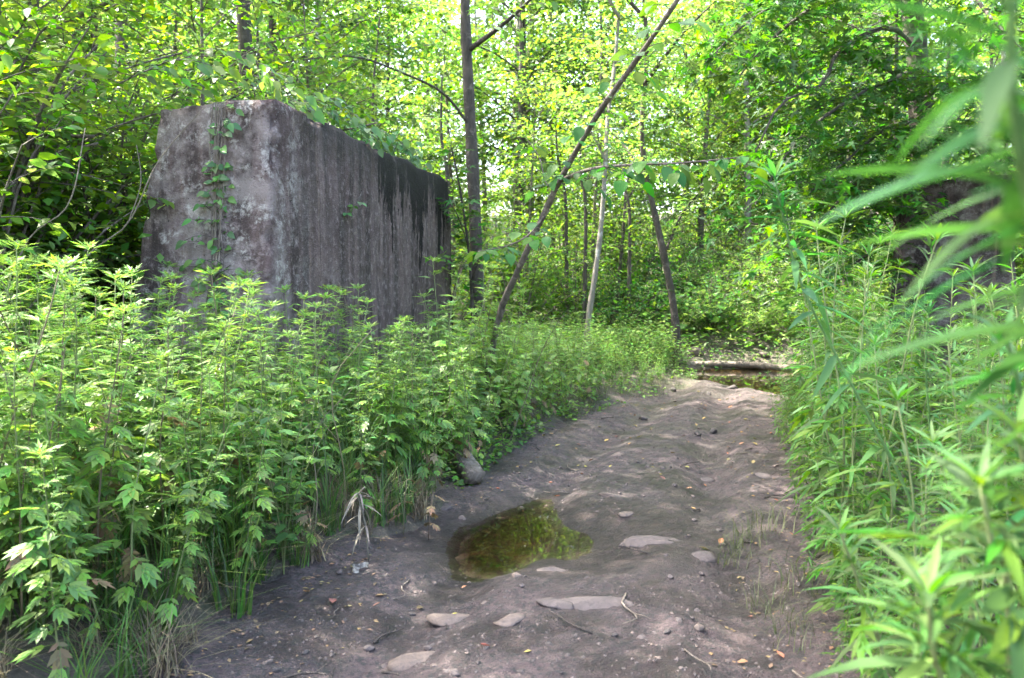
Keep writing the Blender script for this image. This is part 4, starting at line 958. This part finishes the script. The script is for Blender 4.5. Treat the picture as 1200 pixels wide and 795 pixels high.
# ------------------------------------------------------------------ grass
def blades(rng, n, h, spread, w=.005, curl=.6):
    V = []; F = []
    for k in range(n):
        a = rng.uniform(0, 6.3); r = spread * math.sqrt(rng.random()); b = np.array([math.cos(a * 3) * r, math.sin(a * 3) * r, -.01]); d = np.array([math.cos(a), math.sin(a), 0]); s = np.array([-d[1], d[0], 0])
        hh = h * rng.uniform(.5, 1.1); c = curl * rng.uniform(.2, 1.3); i = len(V)
        for q, t in enumerate((0, .4, .75, 1.)):
            p = b + d * hh * c * t * t + np.array([0, 0, hh * (t - .35 * c * t * t)]); ww = w * (1 - t) * .5 + .0004
            V += [p - s * ww, p + s * ww]
            if q: F += [(i + 2 * q - 2, i + 2 * q - 1, i + 2 * q + 1), (i + 2 * q - 2, i + 2 * q + 1, i + 2 * q)]
    return np.array(V), np.array(F)
rng = random.Random(9)
DG = [np_mesh('dry_grass', *blades(rng, 46, .34, .07, .006, 1.3), [M['drygrass']]) for k in range(3)]
GG = [np_mesh('green_grass', *blades(rng, 40, .42, .06, .007, .8), [M['grass']]) for k in range(3)]
TG = [np_mesh('thin_grass', *blades(rng, 34, .2, .14, .004, 1.1), [M['thin']]) for k in range(2)]
def tuft(me, name, label, group, x, y, sc): 
    o = obj(name, me, None, label, 'grass', group, None, (x, y, surf(x, y))); o.rotation_euler = (0, 0, rm.uniform(0, 6)); o.scale = (sc,) * 3
for k, (x, y) in enumerate(scatter(26, 2.6, 5.2, lambda y: (TL(y) - .6, TL(y) + .05), .07, 21)):
    tuft(DG[k % 3], 'dry_grass_tuft', 'tangled tan dry grass tuft at the mud edge, ' + reg2(600 + x / y * FPX), 'dry grass tufts at the left edge', x, y, rm.uniform(.5, 1.1))
HW = [herb_spec(160 + k, 1.0 + .1 * k, 16, .10, 'creeper') for k in range(3)]
for k, (x, y) in enumerate(scatter(26, 2.9, 7.5, lambda y: (TL(y) - 1.6, TL(y) - .1), .25, 51, lambda x, y: not inblock(x, y, .1))):
    h = thing('broadleaf_weed', 'round leaved weed among the mugwort, ' + reg2(600 + x / y * FPX), 'plant', (x, y, surf(x, y)), rm.uniform(0, 6), 'round leaved weeds among the mugwort'); h.scale = (rm.uniform(.55, .95),) * 3
    obj('stem', HW[k % 3][0], h); obj('foliage', HW[k % 3][1], h)
LG = [np_mesh('long_grass', *blades(rng, 26, 1.0, .05, .011, .9), [M['grass']]) for k in range(3)]
for k, (x, y) in enumerate(scatter(48, 2.6, 6.6, lambda y: (TL(y) - 1.7, TL(y) - .15), .14, 52, lambda x, y: not inblock(x, y, .1))):
    tuft(LG[k % 3], 'long_grass_clump', 'clump of long arching grass among the mugwort, ' + reg2(600 + x / y * FPX), 'long grass among the left weeds', x, y, rm.uniform(.6, 1.15))
for k, (x, y) in enumerate(scatter(70, 2.5, 6.2, lambda y: (TL(y) - 1.1, TL(y) - .05), .08, 22)):
    tuft(GG[k % 3], 'grass_tuft', 'green grass tuft between the mugwort stems, ' + reg2(600 + x / y * FPX), 'grass tufts among the left weeds', x, y, rm.uniform(.7, 1.4))
for k, (px, py) in enumerate(((878, 640), (895, 630), (910, 622), (868, 652), (925, 735), (940, 760), (915, 712), (950, 700), (930, 680))):
    dd = 1.5 * FPX / (py - 330); x = (px - 600) / FPX * dd
    tuft(TG[k % 2], 'thin_grass_tuft', 'sparse thin grass growing in the mud %s' % ('right of the flat stone' if py < 660 else 'by the lower right weeds'), 'thin grass on the track', x, dd, rm.uniform(.7, 1.1))
for k, (x, y) in enumerate(scatter(40, 8.6, 12.4, lambda y: (TL(y) - .35, TL(y) + .12), .1, 23)):
    tuft(TG[k % 2], 'short_grass_tuft', 'short bright grass tuft on the left track edge, ' + region(x, y), 'short grass at the track edge', x, y, rm.uniform(.5, 1.))

# ------------------------------------------------------------------ creeper on the block
def creeper(label, pts, n, leaf, seed, twig=.16, gap=.09, name='creeper', r=.006, mat='bark', meshes=None, up=.15, nb=None, droop=.45, flat=.8):
    base = Vector(pts[0]); o = thing(name, label, 'climbing plant', base); rg = random.Random(seed)
    loc = [np.array(list(p)) - np.array(list(base)) for p in pts]; mb = MB(); P = smooth_path(loc, 22); mb.tube(P, np.linspace(r, r * .4, 22), 5); obj('stem', mb.mesh('vine_stem', M[mat]), o)
    part_leaves(o, [P], rg, meshes or crm, twig, gap, .07, leaf, .05, M['bark_dark'], droop=droop, up=up, maxn=n, nb=nb, flat=flat)
    return o
def bl(x, y, z): return BLK @ Vector((x, y, z))
def endp(v, z, off=.03): return bl(-.10 * (BH - z) - off, v, z)      # on the near end face, v across
creeper('green creeper with large leaves climbing the middle of the block end', [endp(.52, .3), endp(.50, .9), endp(.46, 1.5), endp(.48, 2.0), endp(.44, 2.5), endp(.42, 2.84)], 290, .085, 71, .26, .045, nb=np.array([-.19, -.98, .1]))
creeper('second creeper strand hanging beside the first on the block end', [endp(.36, .4), endp(.40, 1.0), endp(.36, 1.5), endp(.40, 1.9), endp(.43, 2.4)], 170, .075, 72, .2, .05, nb=np.array([-.19, -.98, .1]))
mb = MB()
for k in range(7):
    v = .40 + .016 * k; mb.tube(smooth_path([endp(v, 2.86, .02), endp(v + rm.uniform(-.02, .02), 2.5, .03), endp(.43 + rm.uniform(-.04, .04), 1.9, .03), endp(.45 + rm.uniform(-.06, .06), 1.3, .03)], 10), .005, 4)
obj('dead_vine', mb.mesh('dead_vine', M['deadwood']), None, 'bundle of thin dead brown vine strands hanging down the block end', 'vine')
# creepers heaped along the top
for k in range(9):
    x0 = -.02 + k * .52; yv = .25 + .2 * ((k * 7) % 3)
    meshes = ovm if k < 3 else crm
    creeper('bright creeper spray lying on top of the left block, %s' % ('over the near end', 'just behind the near corner', 'a third of the way along', 'before the middle', 'at the middle', 'past the middle', 'above the black stains', 'near the far end', 'at the far end')[k],
            [bl(x0 - .4, 1.0, BH + .05), bl(x0 - .05, .75, BH + .30), bl(x0 + .25, yv + .1, BH + .36), bl(x0 + .5, yv - .16, BH + .12)], 190, .115, 80 + k, .40, .055, 'creeper_spray', meshes=meshes, up=.3, nb=np.array([-.1, -.6, .4]), droop=.5)
s = creeper('small leafy sprout growing out of the long face of the block', [bl(1.30, .02, 2.1), bl(1.32, -.05, 2.16), bl(1.42, -.08, 2.26), bl(1.55, -.06, 2.34)], 9, .085, 95, .06, .08, 'wall_sprout', .004)

# arching bare stems in the left shrubs, fallen pale branch
def stick(name, label, pts, r0, r1, mat, cat='branch', side=()):
    base = Vector(pts[0]); o = thing(name, label, cat, base); loc = [np.array(list(p)) - np.array(list(base)) for p in pts]
    me, P = limb_mesh(loc, r0, r1, 18, 6, mat); obj('stem', me, o)
    for l in side: obj('twig', limb_mesh([np.array(list(p)) - np.array(list(base)) for p in l], r1 * 1.5, r1 * .7, 10, 5, mat)[0], o)
    return o
stick('bare_stem', 'thin bare stem arching up left of the block', [gp(40, 5.6), at(85, 330, 5.6), at(150, 262, 5.5), at(185, 190, 5.4), at(240, 125, 5.3)], .008, .003, 'deadwood', side=([at(150, 262, 5.5), at(165, 215, 5.5), at(160, 170, 5.5)],))
stick('bare_stem', 'thin bare stem slanting across the left edge', [gp(-20, 5.2), at(20, 310, 5.2), at(80, 240, 5.2), at(100, 150, 5.2)], .007, .003, 'deadwood')
stick('fallen_branch', 'pale fallen branch caught level in the left shrubs', [at(-60, 150, 6.6), at(0, 154, 6.5), at(50, 159, 6.4), at(110, 160, 6.3)], .03, .014, 'deadwood', side=([at(50, 159, 6.4), at(80, 175, 6.3), at(115, 168, 6.3)],))
# rotten stump at the left edge
def lump(n_u, n_v, f):
    V = []; F = []
    for j in range(n_v + 1):
        for i in range(n_u): V.append(f(i / n_u * 2 * math.pi, j / n_v))
    for j in range(n_v):
        for i in range(n_u): F.append((j * n_u + i, j * n_u + (i + 1) % n_u, (j + 1) * n_u + (i + 1) % n_u, (j + 1) * n_u + i))
    return np.array(V), np.array(F)
def stump(a, t):
    r = .32 * (1.25 - .5 * t) * (1 + .16 * math.sin(a * 5 + 1) + .1 * math.sin(a * 9)) * (1 if t < .99 else .02)
    return (r * math.cos(a), r * math.sin(a), -.1 + 1.75 * min(t, .9) / .9 * (1 + .14 * math.sin(a * 3) * (t > .5)))
p = gp(-5, 6.9); obj('tree_stump', np_mesh('tree_stump', *lump(28, 12, stump), [M['bark_dark']], True), None, 'dark rotten tree stump in the shrubs at the left edge', 'stump', loc=p)

# ------------------------------------------------------------------ stones, timber, clods, leaves on the track
def stone_mesh(seed, sx, sy, sz, flat=.0):
    r = np.random.RandomState(seed)
    def f(a, t):
        th_ = math.pi * t; x, y, z = math.sin(th_) * math.cos(a), math.sin(th_) * math.sin(a), -math.cos(th_)
        return (x, y, z)
    V, F = lump(18, 10, f)
    for k in range(9):
        nrm = unit(r.normal(0, 1, 3)); lim = r.uniform(.6, .9); dd = V @ nrm; V = V - np.maximum(dd - lim, 0)[:, None] * nrm[None]
    V = V * (1 + .22 * fbm(V[:, 0] * 1.5 + V[:, 2] + seed, V[:, 1] * 1.5 - V[:, 2], 1.4, 3, seed)[:, None])
    return V * [sx, sy, sz], F
def gpix(px, py, d=None):
    dd = 1.5 * FPX / (py - 330)
    for _ in range(4):
        x = (px - 600) / FPX * dd; z = surf(x, dd); dd = (CAMZ - z) * FPX / (py - 330)
    x = (px - 600) / FPX * dd; return x, dd
STN = [(541, 661, .075, .05, .045, 'stone_tan', 'smooth pale stone at the near left rim of the puddle'),
       (541, 610, .035, .03, .03, 'stone_tan', 'small round pale stone left of the puddle'),
       (612, 594, .03, .03, .028, 'stone', 'small dark stone at the far left rim of the puddle'),
       (762, 640, .20, .10, .045, 'stone', 'long flat stone slab right of the puddle'),
       (828, 660, .10, .08, .05, 'stone', 'rounded stone half sunk in the mud right of the slab'),
       (832, 566, .085, .06, .03, 'stone', 'flat stone in the middle of the track'),
       (648, 676, .085, .06, .02, 'stone', 'grey flat stone on the near rim of the puddle'),
       (700, 716, .20, .09, .04, 'stone', 'broad grey stone flush in the mud in the foreground'),
       (597, 737, .09, .07, .03, 'stone_tan', 'pale tan stone patch in the mud, lower middle'),
       (535, 735, .15, .08, .03, 'stone_tan', 'tan stone breaking through the mud left of centre'),
       (495, 783, .17, .08, .035, 'stone_tan', 'broad tan stone at the bottom edge of the track'),
       (655, 716, .10, .05, .02, 'stone', 'thin stone sliver below the puddle'),
       (722, 584, .12, .05, .018, 'stone_tan', 'reddish flat stone beyond the puddle on the right'),
       (738, 606, .07, .05, .022, 'stone_tan', 'small reddish stone just right of the puddle'),
       (520, 592, .06, .05, .03, 'stone', 'half buried stone at the left track edge beyond the puddle'),
       (585, 598, .05, .04, .025, 'stone', 'low stone left of the far puddle rim'),
       (800, 470, .10, .07, .03, 'stone', 'flat stone on the track near the grass'),
       (900, 560, .10, .06, .03, 'stone', 'flat dark stone on the right side of the track')]
for k, (px, py, a_, b_, c_, mt, lab) in enumerate(STN):
    x, y = gpix(px, py); st = obj('stone', np_mesh('stone', *stone_mesh(k + 3, a_, b_, c_), [M[mt]], True), None, lab, 'stone', 'stones on the track', None, (x, y, surf(x, y) - c_ * .35)); st.rotation_euler = (rm.uniform(-.08, .08), rm.uniform(-.08, .08), rm.uniform(-.4, .4))
PB = [np_mesh('pebble', *stone_mesh(40 + k, .022, .017, .013), [M['stone'] if k % 2 else M['stone_tan']], True) for k in range(4)]
for k, (x, y) in enumerate(scatter(70, 2.7, 9, lambda y: (TL(y) + .05, TR(y) - .05), .08, 31, lambda x, y: (x - PUD[0]) ** 2 + (y - PUD[1]) ** 2 > .55, 1.5)):
    st = obj('pebble', PB[k % 4], None, 'small pebble in the mud, %s' % ('nearest the viewer' if y < 3.8 else 'around the puddle' if y < 5.6 else 'beyond the puddle'), 'pebble', 'pebbles in the mud', None, (x, y, surf(x, y) + .002)); st.rotation_euler = (0, 0, rm.uniform(0, 6)); st.scale = (rm.uniform(.5, 1.3),) * 3
CL = [np_mesh('mud_clod', *stone_mesh(60 + k, .045, .03, .03), [M['clod']], True) for k in range(3)]
for k, (px, py, lab, sc) in enumerate(((860, 456, 'black mud clod at the water edge at the end of the track', 1.5), (833, 463, 'flat dark clod left of the black clod by the water', 1.), (790, 458, 'dark clod at the grass edge near the stream', 1.2), (755, 494, 'small dark clod on the left half of the track', 1.), (838, 508, 'dark clod in the middle of the track', 1.1), (820, 512, 'dark clod left of the middle of the track', .9))):
    x, y = gpix(px, py); st = obj('mud_clod', CL[k % 3], None, lab, 'mud clod', 'dark clods on the track', None, (x, y, surf(x, y) + .01)); st.scale = (sc * 1.2,) * 3; st.rotation_euler = (0, 0, k)
for k, (x, y) in enumerate(scatter(60, 2.8, 8, lambda y: (TL(y) + .02, TR(y) - .02), .1, 37, lambda x, y: (x - PUD[0]) ** 2 + (y - PUD[1]) ** 2 > .6)):
    st = obj('mud_lump', CL[k % 3], None, 'small crumb of dark mud on the track', 'mud', 'mud crumbs on the track', None, (x, y, surf(x, y))); st.scale = (rm.uniform(.2, .5),) * 3; st.rotation_euler = (0, 0, k)
# loose grit: crumbs and tiny gravel pressed into the mud
rs = np.random.RandomState(12); n = 5500; gy = 2.6 + 8.6 * rs.rand(n) ** 1.7; gx = TL(gy) - .1 + (TR(gy) - TL(gy) + .2) * rs.rand(n)
kk = (fbm(gx, gy, 1.7, 3, 61) > -.15) & ((gx - PUD[0]) ** 2 + (gy - PUD[1]) ** 2 > .42); gx, gy = gx[kk], gy[kk]; n = len(gx)
gz = np.maximum(track_h(gx, gy), ground_sheet(gx, gy)); sz = rs.uniform(.003, .011, n) * (1 + (rs.rand(n) > .96) * .8)
oc = np.array([(1, 0, 0), (0, 1, 0), (-1, 0, 0), (0, -1, 0), (.2, .1, .75)]); of = np.array([(0, 1, 4), (1, 2, 4), (2, 3, 4), (3, 0, 4)])
VV = np.stack([gx, gy, gz - .001], -1)[:, None] + oc[None] * (1 + rs.normal(0, .3, (n, 5, 1))) * sz[:, None, None]
obj('grit', np_mesh('grit', VV.reshape(-1, 3), (of[None] + (np.arange(n) * 5)[:, None, None]).reshape(-1, 3), [M['stone'], M['clod'], M['stone_tan']], True, np.repeat(rs.choice(3, n, p=[.4, .45, .15]), 4)), kind='stuff', label='fine grit and mud crumbs scattered over the track', cat='gravel')
# fallen leaves
FL = [np_mesh('fallen_leaf', *t_oval(.5 + .1 * k, -.2, .25, 2), [M['yellow']], True) for k in range(3)]
for k, (x, y) in enumerate(scatter(120, 2.9, 10.8, lambda y: (TL(y) + .03, TR(y) - .03), .08, 33, lambda x, y: (x - PUD[0]) ** 2 + (y - PUD[1]) ** 2 > .45, .7)):
    st = obj('fallen_leaf', FL[k % 3], None, 'small dry fallen leaf on the mud, %s' % ('nearest the viewer' if y < 3.8 else 'around the puddle' if y < 5.6 else 'halfway along the track' if y < 8 else 'near the stream'), 'leaf', 'fallen leaves on the track', None, (x, y, surf(x, y) + .006)); st.scale = (rm.uniform(.025, .06),) * 3; st.rotation_euler = (rm.uniform(-.3, .3), rm.uniform(-.3, .3), rm.uniform(0, 6))
# broken twigs lying on the mud
TWG = []
for k in range(4):
    rg = random.Random(300 + k); mb = MB(); L_ = .14 + .05 * k; P = smooth_path([(0, 0, 0), (L_ * .4, rg.uniform(-.02, .02), .006), (L_ * .75, rg.uniform(-.03, .03), .004), (L_, rg.uniform(-.04, .04), .01)], 8); mb.tube(P, np.linspace(.005, .002, 8), 5)
    mb.tube([P[4], P[4] + [.03, .03, .008], P[4] + [.05, .055, .004]], [.0025, .002, .001], 4); TWG.append(mb.mesh('twig', M['deadwood'] if k % 2 else M['bark_dark']))
for k, (x, y) in enumerate(scatter(44, 2.8, 9.5, lambda y: (TL(y) - .1, TR(y) + .1), .15, 71, lambda x, y: (x - PUD[0]) ** 2 + (y - PUD[1]) ** 2 > .55 and abs(x - (TL(y) + TR(y)) / 2) > .25, 1.3)):
    st = obj('fallen_twig', TWG[k % 4], None, 'thin broken twig on the mud, %s' % ('nearest the viewer' if y < 3.8 else 'around the puddle' if y < 5.6 else 'beyond the puddle'), 'twig', 'broken twigs on the track', None, (x, y, surf(x, y) + .005)); st.rotation_euler = (0, 0, rm.uniform(0, 6)); st.scale = (rm.uniform(.6, 1.4),) * 3
DS = []
for k in range(4):
    rg = random.Random(500 + k); mb = MB(); P = smooth_path([(0, 0, -.02), (.03, .02, .45), (rg.uniform(-.1, .1), rg.uniform(-.1, .1), .95), (rg.uniform(-.3, .3), rg.uniform(-.2, .2), 1.3)], 10); mb.tube(P, np.linspace(.005, .002, 10), 5)
    for q in (4, 6, 7): mb.tube([P[q], P[q] + [rg.uniform(-.1, .1), rg.uniform(-.1, .1), .12]], [.002, .001], 4)
    DS.append(mb.mesh('dead_stem', M['redstem'] if k % 2 else M['drygrass']))
for k, (x, y) in enumerate(scatter(26, 2.9, 7.2, lambda y: (TL(y) - 1.8, TL(y) - .05), .22, 81, lambda x, y: not inblock(x, y, .08))):
    st = obj('dried_weed', DS[k % 4], None, 'bare brown dried weed standing among the mugwort, ' + reg2(600 + x / y * FPX), 'plant', 'dried weeds among the left weeds', None, (x, y, surf(x, y))); st.rotation_euler = (rm.uniform(-.3, .3), rm.uniform(-.1, .35), rm.uniform(0, 6)); st.scale = (1, 1, rm.uniform(.6, 1.05))
rs = np.random.RandomState(91); n = 900; gy = 2.7 + 8 * rs.rand(n) ** 1.4; sd = rs.rand(n) < .6; oo = -.02 + .55 * rs.rand(n) ** 2.2
gx = np.where(sd, TL(gy) + oo, TR(gy) - oo); kk = (gx - PUD[0]) ** 2 + (gy - PUD[1]) ** 2 > .5; gx, gy = gx[kk], gy[kk]; n = len(gx)
LV, LF = leaves_arrays(O4, np.stack([gx, gy, np.maximum(track_h(gx, gy), ground_sheet(gx, gy)) + .004], -1), rs.normal(0, 1, (n, 3)) * [1, 1, .12], np.array([0, 0, 1.]) + rs.normal(0, .18, (n, 3)), rs.uniform(.012, .036, n))
obj('leaf_litter', np_mesh('leaf_litter', LV, LF, [M['dryleaf']]), kind='stuff', label='brown leaf litter gathered along both edges of the mud', cat='leaf litter')
# squared timber stub lying at the weed edge
bm_v = []
mb = MB(); Lh = .34; w_, h_ = .065, .055
rr_ = np.random.RandomState(2)
xs_ = np.linspace(0, Lh, 8)
for q in xs_:
    for sy, sz in ((-1, -1), (1, -1), (1, 1), (-1, 1)): bm_v.append((q + rr_.normal(0, .003), sy * w_ * (1 + rr_.normal(0, .05)), sz * h_ * (1 + rr_.normal(0, .05))))
fs = [[i * 4 + j, i * 4 + 4 + j, i * 4 + 4 + (j + 1) % 4, i * 4 + (j + 1) % 4] for i in range(7) for j in range(4)] + [[0, 1, 2, 3], [31, 30, 29, 28]]
x, y = gpix(553, 572); tb_ = obj('timber_stub', np_mesh('timber_stub', bm_v, fs, [M['deadwood']]), None, 'broken squared timber stub poking out of the weeds left of the track', 'timber', loc=(x + .02, y - .05, surf(x, y) + .06)); tb_.rotation_euler = (.2, -.42, R_(118))
# curled white bark scrap
def scrap(a, t): return ((.05 + .012 * math.sin(t * 30)) * math.cos(a * .75) * (1 if t else 1), (t - .5) * .035, .012 + .03 * math.sin(a * .75) * .6)
V = []; F = []
for j in range(5):
    for i in range(14):
        a = i / 13 * 4.2; r = .045 + .006 * math.sin(i * 1.3); V.append((r * math.cos(a), r * .75 * math.sin(a), .004 + .028 * j / 4 + .006 * math.sin(i * .9)))
for j in range(4):
    for i in range(13): F.append((j * 14 + i, j * 14 + i + 1, (j + 1) * 14 + i + 1, (j + 1) * 14 + i))
x, y = gpix(418, 678); M['white'] = mat_stone('white_bark', (.38, .33, .27), (.55, .50, .43))
sc_ = obj('curled_bark', np_mesh('curled_bark', V, F, [M['white']], True), None, 'small curled white scrap lying on the mud left of the track', 'bark scrap', loc=(x, y, surf(x, y) + .004)); sc_.rotation_euler = (0, .1, .6)
# dead grey drooping stalk in front of the left weeds
base = gpx(428, 4.15); o = thing('dead_stalk', 'dead grey stalk with withered hanging leaves at the front of the left weeds', 'plant', base); rg = random.Random(6)
mb = MB(); P = smooth_path([(0, 0, 0), (-.01, -.02, .2), (-.04, -.05, .36), (0, -.08, .42)], 10); mb.tube(P, .004, 5); obj('stem', mb.mesh('dead_stem', M['deadgrey']), o)
dl = [np_mesh('withered_leaf', *t_oval(.09, .5, .3, 4), [M['deadgrey']], True)]
for k in range(16):
    t = rg.uniform(.35, 1); p = P[int(t * 9)]; a = rg.uniform(0, 6.3); put_leaf('withered_leaf', dl[0], o, p, (math.cos(a) * .8, math.sin(a) * .8, rg.uniform(-.9, .2)), (math.cos(a), math.sin(a), 1.), rg.uniform(.08, .19))
# withered leaf sprays at the base of the left weeds
for k, (px, py) in enumerate(((70, 700), (130, 690), (300, 590), (330, 580), (360, 600), (470, 570), (500, 580), (100, 650))):
    x, y = gpix(px, py + 60); b0 = Vector((x, y, surf(x, y))); o = thing('withered_weed', 'yellowing withered weed stalk low in the left weeds', 'plant', b0, 0, 'withered stalks in the left weeds'); rg = random.Random(90 + k)
    mb = MB(); hh = rg.uniform(.22, .4); P = smooth_path([(0, 0, -.01), (.01, -.02, hh * .5), (.03, -.04, hh)], 6); mb.tube(P, .003, 4); obj('stem', mb.mesh('withered_stem', M['drygrass']), o)
    lm = KINDS.setdefault('wither', mesh_list(MUGL, M['dryleaf'], 'withered_mugwort_leaf'))
    for q in range(6): a = rg.uniform(0, 6.3); put_leaf('leaf', lm[q % 3], o, P[2 + q % 4], (math.cos(a), math.sin(a), -.2), (0, 0, 1), rg.uniform(.07, .12))
# log and stones along the far bank
lp = [at(800, 428, 15.0), at(840, 427, 14.9), at(880, 428, 14.8), at(912, 431, 14.6), at(950, 434, 14.4)]
mb = MB(); P = smooth_path(lp, 20); mb.tube(P - P[0], .062 + .010 * np.sin(np.arange(20) * 1.7), 12)
obj('fallen_log', mb.mesh('fallen_log', M['deadwood']), None, 'fallen log lying along the far bank of the stream', 'log', loc=P[0])
for k, (px, py, dd, s_) in enumerate(((814, 424, 15.3, .17), (806, 432, 14.6, .13), (822, 433, 14.5, .10), (895, 424, 15.2, .13))):
    p = at(px, py, dd); st = obj('bank_stone', np_mesh('bank_stone', *stone_mesh(80 + k, s_, s_ * .8, s_ * .6), [M['stone_tan']], True), None, 'pale stone on the stream bank, %s' % ('above the left end of the log', 'at the water by the left end of the log', 'in the water just right of the left log end', 'behind the middle of the log')[k], 'stone', None, None, (p.x, p.y, gh(p.x, p.y) + s_ * .25))
print('objects', len(bpy.data.objects))
